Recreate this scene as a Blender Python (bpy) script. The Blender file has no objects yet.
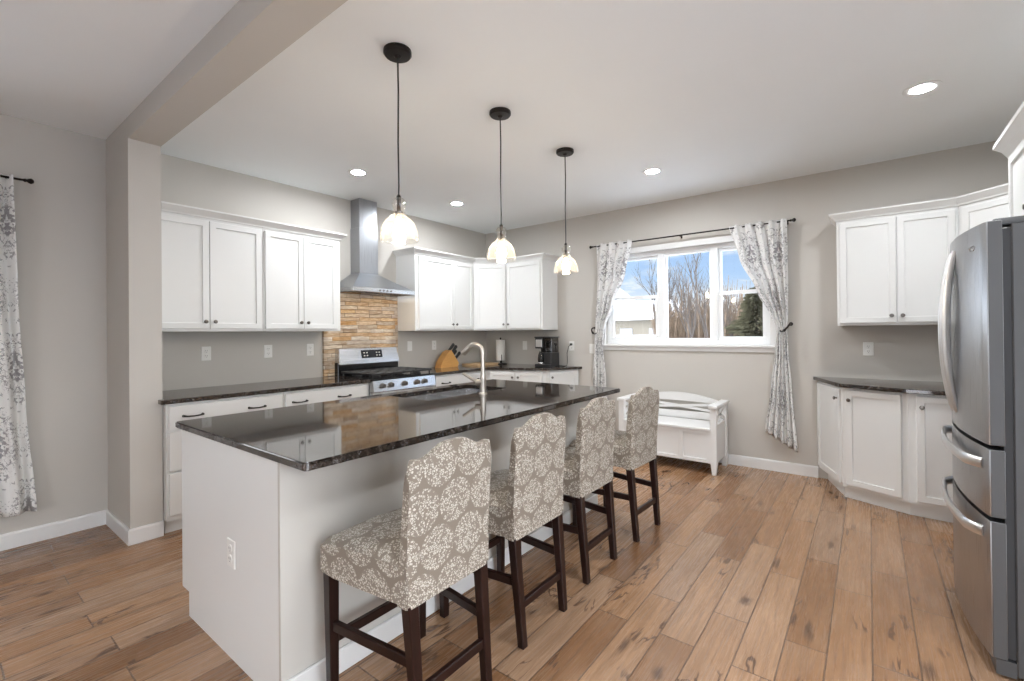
import bpy, bmesh, math, random
from mathutils import Vector, Matrix
random.seed(7)
S = bpy.context.scene
COL = S.collection
PI = math.pi

# ------------------------------------------------------------------ camera
CZ = 1.34
yaw, pitch, roll = 0.658456487, 0.00400834725, -0.00948211378
Fv = Vector((-math.sin(yaw)*math.cos(pitch), math.cos(yaw)*math.cos(pitch), math.sin(pitch)))
Rv = Vector((math.cos(yaw), math.sin(yaw), 0))
Uv = Rv.cross(Fv)
R2 = math.cos(roll)*Rv + math.sin(roll)*Uv
U2 = -math.sin(roll)*Rv + math.cos(roll)*Uv
cam_d = bpy.data.cameras.new('camera')
cam_d.sensor_fit = 'HORIZONTAL'; cam_d.sensor_width = 36.0
cam_d.lens = 461.2665/1024*36.0
cam_d.shift_y = -9.8191/1024
cam_d.clip_start = 0.02; cam_d.clip_end = 500
cam = bpy.data.objects.new('camera', cam_d); COL.objects.link(cam)
M = Matrix((R2, U2, -Fv)).transposed().to_4x4(); M.translation = (0, 0, CZ)
cam.matrix_world = M
S.camera = cam
S.view_settings.view_transform = 'Standard'; S.view_settings.look = 'None'
S.view_settings.gamma = 1.0; S.view_settings.use_curve_mapping = False
S.view_settings.exposure = 0.12
try:
    S.cycles.use_denoising = True
    S.cycles.max_bounces = 10; S.cycles.diffuse_bounces = 5; S.cycles.glossy_bounces = 5
    S.cycles.transparent_max_bounces = 16; S.cycles.transmission_bounces = 8
    S.cycles.sample_clamp_indirect = 6.0
    S.cycles.caustics_reflective = False; S.cycles.caustics_refractive = False
except Exception:
    pass

# ------------------------------------------------------------------ light levels
SKY = 1.0            # sky strength towards the window side
BACKSKY = 9.0        # extra brightness of the overcast behind the camera
CAN = 640.0           # recessed lamp radiance
BULB = 170.0         # pendant bulb radiance

# ------------------------------------------------------------------ node helpers
class NT:
    def __init__(s, tree): s.t = tree; s.n = tree.nodes; s.l = tree.links
    def new(s, typ, **kw):
        n = s.n.new(typ)
        for k, v in kw.items():
            if k.startswith('i_'):
                key = k[2:]; key = int(key) if key.isdigit() else key
                n.inputs[key].default_value = v
            else: setattr(n, k, v)
        return n
    def link(s, a, b): s.l.new(a, b)
    def val(s, x, sock):
        if isinstance(x, (int, float)): sock.default_value = x
        else: s.link(x, sock)
    def math(s, op, a, b=0.0, c=0.0, clamp=False):
        n = s.n.new('ShaderNodeMath'); n.operation = op; n.use_clamp = clamp
        s.val(a, n.inputs[0]); s.val(b, n.inputs[1]); s.val(c, n.inputs[2]); return n.outputs[0]
    def mix(s, f, a, b, mode='MIX'):
        n = s.n.new('ShaderNodeMix'); n.data_type = 'RGBA'; n.blend_type = mode; n.clamp_factor = True
        s.val(f, n.inputs[0])
        for x, k in ((a, 6), (b, 7)):
            if isinstance(x, (tuple, list)): n.inputs[k].default_value = (*x[:3], 1)
            else: s.link(x, n.inputs[k])
        return n.outputs[2]
    def ramp(s, f, stops, interp='LINEAR'):
        n = s.n.new('ShaderNodeValToRGB'); n.color_ramp.interpolation = interp
        e = n.color_ramp.elements
        while len(e) < len(stops): e.new(0.5)
        for el, (p, c) in zip(e, stops):
            el.position = p; el.color = (*c, 1) if len(c) == 3 else c
        s.link(f, n.inputs[0]); return n.outputs[0]
    def smooth(s, x, lo, hi):
        n = s.n.new('ShaderNodeMapRange'); n.interpolation_type = 'SMOOTHSTEP'
        s.val(x, n.inputs[0]); n.inputs[1].default_value = lo; n.inputs[2].default_value = hi
        return n.outputs[0]
    def sep(s, v):
        n = s.n.new('ShaderNodeSeparateXYZ'); s.link(v, n.inputs[0]); return n.outputs
    def comb(s, x, y, z=0.0):
        n = s.n.new('ShaderNodeCombineXYZ')
        for k, q in enumerate((x, y, z)): s.val(q, n.inputs[k])
        return n.outputs[0]
    def noise(s, vec, scale, detail=3, rough=0.5, dist=0.0):
        n = s.n.new('ShaderNodeTexNoise'); s.link(vec, n.inputs['Vector'])
        n.inputs['Scale'].default_value = scale; n.inputs['Detail'].default_value = detail
        n.inputs['Roughness'].default_value = rough; n.inputs['Distortion'].default_value = dist
        return n.outputs
    def vor(s, vec, scale, feature='F1', rnd=1.0):
        n = s.n.new('ShaderNodeTexVoronoi'); n.feature = feature; s.link(vec, n.inputs['Vector'])
        n.inputs['Scale'].default_value = scale; n.inputs['Randomness'].default_value = rnd
        return n.outputs
    def white(s, vec, dim='3D'):
        n = s.n.new('ShaderNodeTexWhiteNoise'); n.noise_dimensions = dim; s.link(vec, n.inputs[0]); return n.outputs
    def bump(s, h, strength=0.3, dist=0.002):
        n = s.n.new('ShaderNodeBump'); n.inputs['Strength'].default_value = strength
        n.inputs['Distance'].default_value = dist; s.link(h, n.inputs['Height']); return n.outputs[0]

def mat(name, color=(0.8, 0.8, 0.8), rough=0.5, metal=0.0, spec=0.5, **kw):
    m = bpy.data.materials.new(name); m.use_nodes = True
    b = m.node_tree.nodes['Principled BSDF']
    b.inputs['Base Color'].default_value = (*color, 1)
    b.inputs['Roughness'].default_value = rough; b.inputs['Metallic'].default_value = metal
    b.inputs['Specular IOR Level'].default_value = spec
    for k, v in kw.items(): b.inputs[k.replace('_', ' ')].default_value = v
    return m
def nt(m): return NT(m.node_tree), m.node_tree.nodes['Principled BSDF']
def coord(n, which='Object'): return n.new('ShaderNodeTexCoord').outputs[which]
def wpos(n): return n.new('ShaderNodeNewGeometry').outputs['Position']

def mottled(name, color, rough, scale=3.0, amt=0.05, bump=0.0, bscale=300, **kw):
    m = mat(name, color, rough, **kw); n, b = nt(m); p = wpos(n)
    f = n.noise(p, scale, 4)[0]
    n.link(n.mix(f, [c*(1-amt) for c in color], [min(1, c*(1+amt)) for c in color]), b.inputs['Base Color'])
    if bump: n.link(n.bump(n.noise(p, bscale, 2)[0], bump, 0.001), b.inputs['Normal'])
    return m

M_WALL = mottled('greige_wall_paint', (0.545, 0.518, 0.478), 0.6, amt=0.02, bump=0.12, bscale=250, spec=0.3)
M_CEIL = mottled('white_ceiling_paint', (0.86, 0.885, 0.895), 0.85, amt=0.015, bump=0.1, spec=0.2)
M_CAB = mottled('white_cabinet_paint', (0.735, 0.735, 0.72), 0.32, amt=0.01, spec=0.45)
M_TRIM = mottled('white_trim_paint', (0.75, 0.745, 0.735), 0.35, amt=0.01)
M_PLATE = mat('white_plastic', (0.80, 0.79, 0.76), 0.35)
M_SLOT = mat('outlet_slot', (0.15, 0.145, 0.14), 0.5)
M_VINYL = mat('white_vinyl', (0.84, 0.85, 0.85), 0.3)
M_BLACKMETAL = mat('oil_rubbed_bronze', (0.022, 0.018, 0.016), 0.38, 0.7)
M_IRON = mat('black_cast_iron', (0.02, 0.02, 0.021), 0.55)
M_BLACKGLOSS = mat('black_enamel', (0.012, 0.012, 0.013), 0.12)
M_BLACKPLASTIC = mat('black_plastic', (0.02, 0.02, 0.021), 0.35)
M_RUBBER = mat('dark_gasket', (0.03, 0.03, 0.032), 0.7)
M_NICKEL = mat('brushed_nickel', (0.52, 0.48, 0.43), 0.28, 1.0)
M_KNOBMETAL = mat('dark_nickel', (0.19, 0.175, 0.16), 0.3, 0.9)
M_CHROME = mat('polished_chrome', (0.75, 0.75, 0.75), 0.1, 1.0)
M_PAPER = mottled('paper_towel_sheet', (0.82, 0.80, 0.76), 0.9, amt=0.03, bump=0.3, bscale=120)

M_HANDLE = mat('satin_handle_steel', (0.76, 0.76, 0.765), 0.32, 1.0)
M_SINK = mat('satin_sink_steel', (0.78, 0.78, 0.79), 0.22, 1.0)
def steel(name, col, rough, axis):
    m = mat(name, col, rough, 1.0); n, b = nt(m); x, y, z = n.sep(wpos(n))
    sc = {'z': (600, 600, 3), 'y': (600, 3, 600)}[axis]
    v = n.comb(n.math('MULTIPLY', x, sc[0]), n.math('MULTIPLY', y, sc[1]), n.math('MULTIPLY', z, sc[2]))
    f = n.noise(v, 1.0, 2)[0]
    n.link(n.math('MULTIPLY_ADD', f, 0.16, rough-0.08), b.inputs['Roughness'])
    n.link(n.mix(f, [c*0.93 for c in col], [min(1, c*1.05) for c in col]), b.inputs['Base Color'])
    n.link(n.bump(f, 0.06, 0.0005), b.inputs['Normal'])
    return m
M_STEEL = steel('brushed_stainless_vertical', (0.40, 0.405, 0.415), 0.30, 'z')
M_STEELH = steel('brushed_stainless_horizontal', (0.64, 0.64, 0.645), 0.26, 'y')
M_HOOD = steel('brushed_hood_steel', (0.42, 0.435, 0.46), 0.30, 'z')

def m_granite():
    m = mat('dark_granite', (0.02, 0.018, 0.017), 0.05); n, b = nt(m); p = wpos(n)
    a = n.vor(p, 130)[0]; c = n.vor(p, 55)[1]
    f = n.noise(p, 34, 5, 0.7)[0]; g = n.noise(p, 9, 4, 0.6)[0]
    base = n.ramp(f, [(0.36, (0.005, 0.005, 0.006)), (0.5, (0.016, 0.013, 0.012)), (0.60, (0.06, 0.047, 0.040)), (0.72, (0.19, 0.175, 0.17))])
    base = n.mix(n.smooth(g, 0.42, 0.62), base, n.mix(0.5, base, (0.045, 0.030, 0.022)))
    s = n.new('ShaderNodeSeparateColor'); n.link(c, s.inputs[0])
    sp = n.math('MULTIPLY', n.math('GREATER_THAN', s.outputs[0], 0.80), n.smooth(a, 0.42, 0.2))
    base = n.mix(n.math('MULTIPLY', sp, 0.55), base, (0.22, 0.23, 0.26))
    n.link(base, b.inputs['Base Color'])
    b.inputs['IOR'].default_value = 1.75
    b.inputs['Specular Tint'].default_value = (1.0, 0.94, 0.88, 1)
    n.link(n.bump(n.noise(p, 110, 3)[0], 0.035, 0.0006), b.inputs['Normal'])
    b.inputs['Roughness'].default_value = 0.045
    return m
M_GRANITE = m_granite()

def m_floor():
    m = mat('wood_look_plank_floor', (0.4, 0.25, 0.15), 0.35); n, b = nt(m)
    p = wpos(n); x, y, z = n.sep(p)
    u = n.math('DIVIDE', n.math('ADD', x, 0.898), 0.1495)
    row = n.math('FLOOR', u); fu = n.math('FRACT', u)
    odd = n.math('FLOORED_MODULO', row, 2.0)
    jit = n.math('MULTIPLY', n.math('SUBTRACT', n.white(n.comb(row, 3.1, 0.7))[0], 0.5), 0.05)
    off = n.math('MULTIPLY_ADD', odd, -0.315, 2.32)
    v = n.math('ADD', n.math('DIVIDE', n.math('SUBTRACT', y, off), 0.905), jit)
    pl = n.math('FLOOR', v); fv = n.math('FRACT', v)
    pid = n.comb(row, pl, 0.5)
    w = n.white(pid); r1 = w[0]
    sepc = n.new('ShaderNodeSeparateColor'); n.link(w[1], sepc.inputs[0])
    # grain coordinates, shifted per plank
    gx = n.math('ADD', x, n.math('MULTIPLY', sepc.outputs[0], 7.0))
    gy = n.math('ADD', y, n.math('MULTIPLY', sepc.outputs[1], 9.0))
    fine = n.noise(n.comb(n.math('MULTIPLY', gx, 90), n.math('MULTIPLY', gy, 4.0)), 1.0, 5, 0.65, 0.4)[0]
    wave = n.noise(n.comb(n.math('MULTIPLY', gx, 34), n.math('MULTIPLY', gy, 1.5)), 1.0, 5, 0.6, 1.2)[0]
    cloud = n.noise(n.comb(n.math('MULTIPLY', gx, 5), n.math('MULTIPLY', gy, 2.0)), 1.0, 3)[0]
    base = n.ramp(r1, [(0.0, (0.225, 0.112, 0.052)), (0.3, (0.345, 0.188, 0.096)), (0.65, (0.42, 0.25, 0.143)), (0.85, (0.37, 0.232, 0.145)), (1.0, (0.28, 0.15, 0.078))])
    base = n.mix(n.smooth(wave, 0.36, 0.60), n.mix(0.36, base, (0.16, 0.08, 0.038)), base)
    base = n.mix(n.math('MULTIPLY', n.smooth(fine, 0.50, 0.70), 0.40), base, (0.13, 0.075, 0.042))
    base = n.mix(n.math('MULTIPLY', n.smooth(cloud, 0.45, 0.75), 0.25), base, (0.42, 0.29, 0.20))
    # knots and cracks
    kv = n.vor(n.comb(n.math('MULTIPLY', gx, 4.5), n.math('MULTIPLY', gy, 2.1)), 1.0)
    kd = n.math('ADD', kv[0], n.math('MULTIPLY', n.math('SUBTRACT', n.noise(n.comb(n.math('MULTIPLY', gx, 40), n.math('MULTIPLY', gy, 18)), 1.0, 3)[0], 0.5), 0.16))
    ksep = n.new('ShaderNodeSeparateColor'); n.link(kv[1], ksep.inputs[0])
    knot = n.math('MULTIPLY', n.smooth(kd, 0.14, 0.02), n.math('GREATER_THAN', ksep.outputs[0], 0.35))
    base = n.mix(n.math('MULTIPLY', knot, 0.88), base, (0.075, 0.038, 0.022))
    k2 = n.vor(n.comb(n.math('MULTIPLY', gx, 13), n.math('MULTIPLY', gy, 3.2)), 1.0)
    k2s = n.new('ShaderNodeSeparateColor'); n.link(k2[1], k2s.inputs[0])
    k2d = n.math('ADD', k2[0], n.math('MULTIPLY', n.math('SUBTRACT', fine, 0.5), 0.5))
    streak = n.math('MULTIPLY', n.smooth(k2d, 0.30, 0.08), n.math('GREATER_THAN', k2s.outputs[1], 0.80))
    base = n.mix(n.math('MULTIPLY', streak, 0.8), base, (0.085, 0.047, 0.028))
    cr = n.noise(n.comb(n.math('MULTIPLY', gx, 9), n.math('MULTIPLY', gy, 2.2)), 1.0, 3, 0.55, 1.5)[0]
    line = n.smooth(n.math('ABSOLUTE', n.math('SUBTRACT', cr, 0.5)), 0.034, 0.010)
    msk = n.smooth(n.noise(n.comb(n.math('MULTIPLY', gx, 6), n.math('MULTIPLY', gy, 2.6)), 1.0, 2)[0], 0.58, 0.63)
    crack = n.math('MULTIPLY', line, msk)
    base = n.mix(n.math('MULTIPLY', crack, 0.85), base, (0.085, 0.045, 0.028))
    # seams
    eu = n.math('MULTIPLY', n.math('MINIMUM', fu, n.math('SUBTRACT', 1.0, fu)), 0.1495)
    ev = n.math('MULTIPLY', n.math('MINIMUM', fv, n.math('SUBTRACT', 1.0, fv)), 0.905)
    e = n.math('MINIMUM', eu, ev)
    seam = n.smooth(e, 0.0040, 0.0018)
    base = n.mix(n.math('MULTIPLY', seam, 0.9), base, (0.115, 0.07, 0.045))
    n.link(base, b.inputs['Base Color'])
    n.link(n.math('MULTIPLY_ADD', fine, 0.14, 0.20), b.inputs['Roughness'])
    h = n.math('SUBTRACT', n.math('MULTIPLY', fine, 0.15), n.math('ADD', seam, n.math('MULTIPLY', crack, 0.3)))
    n.link(n.bump(h, 0.35, 0.002), b.inputs['Normal'])
    return m
M_FLOOR = m_floor()

def m_stone():
    m = mat('stacked_ledger_stone', (0.6, 0.45, 0.3), 0.75); n, b = nt(m)
    p = wpos(n); x, y, z = n.sep(p)
    zw = n.math('ADD', z, n.math('MULTIPLY', n.math('SUBTRACT', n.noise(n.comb(x, n.math('MULTIPLY', y, 6), n.math('MULTIPLY', z, 9)), 1.0, 2)[0], 0.5), 0.022))
    v = n.math('DIVIDE', zw, 0.041); row = n.math('FLOOR', v); fv = n.math('FRACT', v)
    wr = n.white(n.comb(row, 1.7, 0.2)); sr = n.new('ShaderNodeSeparateColor'); n.link(wr[1], sr.inputs[0])
    ln = n.math('MULTIPLY_ADD', sr.outputs[0], 0.18, 0.16)
    u = n.math('DIVIDE', n.math('ADD', y, n.math('MULTIPLY', sr.outputs[1], 3.0)), ln)
    cell = n.math('FLOOR', u); fu = n.math('FRACT', u)
    w = n.white(n.comb(row, cell, 0.9)); sc = n.new('ShaderNodeSeparateColor'); n.link(w[1], sc.inputs[0])
    base = n.ramp(w[0], [(0.0, (0.42, 0.33, 0.25)), (0.14, (0.74, 0.60, 0.44)), (0.30, (0.62, 0.34, 0.12)), (0.42, (0.78, 0.69, 0.57)),
                         (0.58, (0.40, 0.30, 0.22)), (0.70, (0.74, 0.50, 0.25)), (0.84, (0.80, 0.74, 0.66)), (1.0, (0.60, 0.52, 0.46))])
    nz = n.noise(n.comb(x, n.math('MULTIPLY', y, 14), n.math('MULTIPLY', z, 60)), 1.0, 5, 0.6)[0]
    base = n.mix(n.smooth(nz, 0.35, 0.7), n.mix(0.42, base, (0.30, 0.17, 0.08)), n.mix(0.25, base, (0.8, 0.72, 0.6)))
    eu = n.math('MULTIPLY', n.math('MINIMUM', fu, n.math('SUBTRACT', 1.0, fu)), ln)
    ev = n.math('MULTIPLY', n.math('MINIMUM', fv, n.math('SUBTRACT', 1.0, fv)), 0.041)
    seam = n.smooth(n.math('MINIMUM', eu, ev), 0.0042, 0.0010)
    base = n.mix(n.math('MULTIPLY', n.math('MULTIPLY', seam, n.smooth(sc.outputs[1], 0.2, 0.9)), 0.85), base, (0.12, 0.07, 0.04))
    n.link(base, b.inputs['Base Color'])
    h = n.math('SUBTRACT', n.math('MULTIPLY_ADD', nz, 0.5, n.math('MULTIPLY', sc.outputs[2], 1.2)), n.math('MULTIPLY', seam, 1.2))
    n.link(n.bump(h, 0.8, 0.008), b.inputs['Normal'])
    return m
M_STONE = m_stone()

def m_fabric():
    m = mat('taupe_medallion_fabric', (0.24, 0.2, 0.17), 0.9, spec=0.2); n, b = nt(m)
    uv = coord(n, 'UV'); u, v, _ = n.sep(uv)
    PX, PY = 0.152, 0.142
    rv = n.math('DIVIDE', n.math('ADD', v, 0.02), PY); row = n.math('FLOOR', rv)
    odd = n.math('FLOORED_MODULO', row, 2.0)
    cu = n.math('ADD', n.math('DIVIDE', u, PX), n.math('MULTIPLY', odd, 0.5))
    def near(ro):   # distance to the medallion centre of the row ro
        od = n.math('FLOORED_MODULO', ro, 2.0)
        uu = n.math('ADD', n.math('DIVIDE', u, PX), n.math('MULTIPLY', od, 0.5))
        du = n.math('MULTIPLY', n.math('SUBTRACT', n.math('FRACT', uu), 0.5), PX)
        dv = n.math('MULTIPLY', n.math('SUBTRACT', n.math('SUBTRACT', rv, ro), 0.5), PY)
        return n.math('SQRT', n.math('ADD', n.math('MULTIPLY', du, du), n.math('MULTIPLY', dv, dv))), du, dv
    d0, du, dv = near(row)
    d1, _, _ = near(n.math('ADD', row, 1.0)); d2, _, _ = near(n.math('SUBTRACT', row, 1.0))
    d = n.math('MINIMUM', d0, n.math('MINIMUM', d1, d2))
    wob = n.math('MULTIPLY', n.math('SUBTRACT', n.noise(uv, 90, 1)[0], 0.5), 0.012)
    dd = n.math('ADD', d, wob)
    inside = n.smooth(dd, 0.077, 0.073)
    pet = n.vor(uv, 135, 'DISTANCE_TO_EDGE')[0]; pc = n.vor(uv, 135)[1]
    sp = n.new('ShaderNodeSeparateColor'); n.link(pc, sp.inputs[0])
    dots = n.math('MULTIPLY', n.smooth(pet, 0.09, 0.16), n.math('GREATER_THAN', sp.outputs[1], 0.30))
    ringw = n.math('SINE', n.math('MULTIPLY', d, 380.0))
    dots = n.math('MULTIPLY', dots, n.math('MULTIPLY_ADD', ringw, 0.08, 0.92))
    f = n.math('MULTIPLY', inside, dots)
    weave = n.noise(uv, 900, 2)[0]
    ground = n.mix(weave, (0.18, 0.148, 0.117), (0.26, 0.217, 0.175))
    ground = n.mix(n.math('MULTIPLY', inside, 0.15), ground, (0.36, 0.31, 0.26))
    n.link(n.mix(n.math('MULTIPLY', f, 0.88), ground, (0.66, 0.615, 0.535)), b.inputs['Base Color'])
    n.link(n.bump(weave, 0.3, 0.001), b.inputs['Normal'])
    b.inputs['Sheen Weight'].default_value = 0.15
    return m
M_FABRIC = m_fabric()

def m_darkwood():
    m = mat('espresso_wood', (0.03, 0.012, 0.009), 0.32, spec=0.35); n, b = nt(m); x, y, z = n.sep(coord(n, 'Object'))
    f = n.noise(n.comb(n.math('MULTIPLY', x, 60), n.math('MULTIPLY', y, 60), n.math('MULTIPLY', z, 5)), 1.0, 4)[0]
    n.link(n.mix(f, (0.006, 0.003, 0.0025), (0.026, 0.009, 0.007)), b.inputs['Base Color']); return m
M_DARKWOOD = m_darkwood()
def m_wood(name, a, c, rough=0.45):
    m = mat(name, a, rough); n, b = nt(m); x, y, z = n.sep(coord(n, 'Object'))
    f = n.noise(n.comb(n.math('MULTIPLY', x, 14), n.math('MULTIPLY', y, 14), n.math('MULTIPLY', z, 70)), 1.0, 4, 0.5, 0.5)[0]
    n.link(n.mix(f, a, c), b.inputs['Base Color']); return m
M_BLOCK = m_wood('honey_wood', (0.62, 0.30, 0.08), (0.78, 0.42, 0.14))
M_BOARD = m_wood('bamboo_board', (0.50, 0.33, 0.17), (0.62, 0.43, 0.25))
M_BARK = mottled('grey_bark', (0.05, 0.04, 0.034), 0.9, scale=8, amt=0.3)
M_BRUSH = mottled('dry_brown_twigs', (0.115, 0.08, 0.053), 0.9, scale=2.6, amt=0.9)

def m_curtain():
    m = bpy.data.materials.new('damask_curtain_cloth'); m.use_nodes = True
    n = NT(m.node_tree); b = n.n['Principled BSDF']; out = n.n['Material Output']
    uv = coord(n, 'UV'); u, v, _ = n.sep(uv)
    PX, PY = 0.34, 0.46
    r = n.math('DIVIDE', v, PY); row = n.math('FLOOR', r); odd = n.math('FLOORED_MODULO', row, 2.0)
    cu = n.math('FRACT', n.math('ADD', n.math('DIVIDE', u, PX), n.math('MULTIPLY', odd, 0.5)))
    mu = n.math('MULTIPLY', n.math('ABSOLUTE', n.math('SUBTRACT', cu, 0.5)), PX)
    mv = n.math('MULTIPLY', n.math('SUBTRACT', n.math('FRACT', r), 0.5), PY)
    q = n.comb(mu, mv, 0.3)
    d = n.math('SQRT', n.math('ADD', n.math('MULTIPLY', n.math('MULTIPLY', mu, mu), 1.7), n.math('MULTIPLY', mv, mv)))
    f1 = n.noise(q, 32, 3, 0.55, 1.2)[0]
    ring = n.math('ABSOLUTE', n.math('SUBTRACT', d, 0.15))
    scroll = n.smooth(n.math('ADD', n.math('ABSOLUTE', n.math('SUBTRACT', f1, 0.52)), n.math('MULTIPLY', ring, 0.9)), 0.056, 0.036)
    core = n.math('MULTIPLY', n.smooth(d, 0.105, 0.085), n.smooth(n.noise(q, 48, 2)[0], 0.47, 0.52))
    leaf = n.math('MULTIPLY', n.smooth(n.noise(q, 36, 3, 0.6, 0.8)[0], 0.60, 0.63), 0.85)
    f = n.math('MAXIMUM', scroll, n.math('MAXIMUM', core, leaf))
    col = n.mix(n.math('MULTIPLY', f, 0.85), (0.90, 0.895, 0.88), (0.31, 0.295, 0.305))
    n.link(col, b.inputs['Base Color']); b.inputs['Roughness'].default_value = 0.9
    b.inputs['Specular IOR Level'].default_value = 0.1
    tr = n.new('ShaderNodeBsdfTranslucent'); n.link(col, tr.inputs[0])
    mx = n.new('ShaderNodeMixShader', i_0=0.24); n.link(b.outputs[0], mx.inputs[1]); n.link(tr.outputs[0], mx.inputs[2])
    n.link(mx.outputs[0], out.inputs[0]); return m
M_CURTAIN = m_curtain()

def thin_glass(name, tint=(1, 1, 1), gloss=0.08, rim=0.6, ior=1.45):
    m = bpy.data.materials.new(name); m.use_nodes = True
    n = NT(m.node_tree); n.n.remove(n.n['Principled BSDF']); out = n.n['Material Output']
    t = n.new('ShaderNodeBsdfTransparent'); t.inputs[0].default_value = (*tint, 1)
    g = n.new('ShaderNodeBsdfGlossy'); g.inputs['Roughness'].default_value = 0.03
    lw = n.new('ShaderNodeLayerWeight', i_0=0.35)
    f = n.math('MULTIPLY_ADD', n.math('POWER', lw.outputs['Facing'], 2.5), rim, gloss, clamp=True)
    mx = n.new('ShaderNodeMixShader'); n.link(f, mx.inputs[0]); n.link(t.outputs[0], mx.inputs[1]); n.link(g.outputs[0], mx.inputs[2])
    n.link(mx.outputs[0], out.inputs[0]); return m
M_WINGLASS = thin_glass('window_glass', (0.97, 0.985, 0.99), 0.03, 0.3)
M_SHADE = thin_glass('seeded_pendant_glass', (0.985, 0.975, 0.955), 0.08, 0.7)
M_CARAFE = thin_glass('carafe_glass', (0.35, 0.33, 0.32), 0.08, 0.6)

def glow_glass(m, amt, col):
    n = NT(m.node_tree); out = n.n['Material Output']; src = out.inputs[0].links[0].from_socket
    tr = n.new('ShaderNodeBsdfTranslucent'); tr.inputs[0].default_value = (*col, 1)
    mx = n.new('ShaderNodeMixShader', i_0=amt); n.link(src, mx.inputs[1]); n.link(tr.outputs[0], mx.inputs[2]); n.link(mx.outputs[0], out.inputs[0])
glow_glass(M_SHADE, 0.02, (1.0, 0.95, 0.88))
def emit(name, col, strength):
    m = bpy.data.materials.new(name); m.use_nodes = True
    n = NT(m.node_tree); n.n.remove(n.n['Principled BSDF'])
    e = n.new('ShaderNodeEmission'); e.inputs[0].default_value = (*col, 1); e.inputs[1].default_value = strength
    n.link(e.outputs[0], n.n['Material Output'].inputs[0]); return m
M_CANLIGHT = emit('recessed_lamp_lens', (0.92, 0.96, 1.0), CAN)
M_BULB = emit('warm_bulb', (1.0, 0.86, 0.68), BULB)
M_HOODLAMP = emit('hood_lamp', (1.0, 0.84, 0.64), 110.0)
M_DISPLAY = mat('oven_display_glass', (0.02, 0.022, 0.028), 0.08)
M_OUTWHITE = mottled('grey_white_boards', (0.26, 0.26, 0.265), 0.7)  # white boards in an even, toned-down grey
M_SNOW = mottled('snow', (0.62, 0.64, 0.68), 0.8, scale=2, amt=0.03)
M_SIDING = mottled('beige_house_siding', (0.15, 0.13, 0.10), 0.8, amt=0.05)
M_EVERGREEN = mottled('evergreen_needles', (0.05, 0.046, 0.022), 0.9, scale=5, amt=0.9)

# ------------------------------------------------------------------ world sky
def world():
    w = bpy.data.worlds.new('sky'); w.use_nodes = True; S.world = w
    n = NT(w.node_tree); bg = n.n['Background']
    d = coord(n, 'Generated'); x, y, z = n.sep(d)
    zz = n.math('MAXIMUM', z, 0.0)
    sky = n.ramp(zz, [(0.0, (0.70, 0.82, 0.97)), (0.10, (0.48, 0.68, 0.97)), (0.30, (0.36, 0.56, 0.93)), (1.0, (0.36, 0.52, 0.86))])
    q = n.comb(n.math('DIVIDE', x, n.math('ADD', zz, 0.22)), n.math('DIVIDE', y, n.math('ADD', zz, 0.22)), n.math('MULTIPLY', zz, 6.0))
    cl = n.noise(q, 1.1, 6, 0.55, 0.3)[0]
    cover = n.math('MAXIMUM', n.smooth(cl, 0.49, 0.60), n.math('MULTIPLY', n.smooth(zz, 0.12, 0.03), 0.85))
    # the cover thickens to high overcast away from the window side of the house
    side = n.math('MULTIPLY', n.smooth(y, 0.75, 0.35), 0.82)
    cover = n.math('MAXIMUM', cover, side)
    col = n.mix(cover, sky, (0.98, 0.99, 1.0))
    col = n.mix(n.smooth(z, 0.0, -0.03), col, (0.80, 0.81, 0.84))
    # sky strength added away from the window side to brighten the room
    n.link(col, bg.inputs[0]); n.link(n.math('MULTIPLY_ADD', side, BACKSKY, SKY), bg.inputs[1])
world()

# ------------------------------------------------------------------ object helpers
def link(o):
    COL.objects.link(o); return o
ORI = {}   # thing name -> world matrix
def thing(name, label, cat, loc=(0, 0, 0), rz=0.0, group=None):
    o = bpy.data.objects.new(name, None); link(o)
    o.empty_display_size = 0.1
    o.location = loc; o.rotation_euler = (0, 0, rz)
    o['label'] = label; o['category'] = cat
    if group: o['group'] = group
    ORI[o.name] = Matrix.Translation(loc) @ Matrix.Rotation(rz, 4, 'Z')
    return o
def boxuv(me):
    uvl = me.uv_layers.new(name='UVMap')
    for p in me.polygons:
        a = [abs(c) for c in p.normal]
        k = a.index(max(a))
        for li in p.loop_indices:
            c = me.vertices[me.loops[li].vertex_index].co
            uvl.data[li].uv = (c.y, c.z) if k == 0 else ((c.x, c.z) if k == 1 else (c.y, c.x))
def build(name, bm, material, parent=None, smooth=False, local=False, kind=None, uv=False, sub=0, fix=True, angle=35):
    """link bm as ONE mesh object; world coordinates unless local"""
    if fix: bmesh.ops.recalc_face_normals(bm, faces=bm.faces)
    root = parent
    while root is not None and root.parent is not None: root = root.parent
    if root is not None and not local: bm.transform(ORI[root.name].inverted())
    me = bpy.data.meshes.new(name); bm.to_mesh(me); bm.free()
    if uv: boxuv(me)
    o = bpy.data.objects.new(name, me); link(o)
    for mm in (material if isinstance(material, list) else [material]): me.materials.append(mm)
    if smooth:
        try:
            for p in me.polygons: p.use_smooth = True
            me.set_sharp_from_angle(angle=math.radians(angle))
        except Exception: pass
    if sub:
        md = o.modifiers.new('smooth', 'SUBSURF'); md.levels = sub; md.render_levels = sub
    if parent is not None: o.parent = parent
    if kind: o['kind'] = kind
    return o
def tag(o, label, cat, group=None, kind=None):
    o['label'] = label; o['category'] = cat
    if group: o['group'] = group
    if kind: o['kind'] = kind
    return o
def struct(name, bm, material, parent=None, **kw):
    return build(name, bm, material, parent, kind='structure', **kw)
def B(): return bmesh.new()
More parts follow.
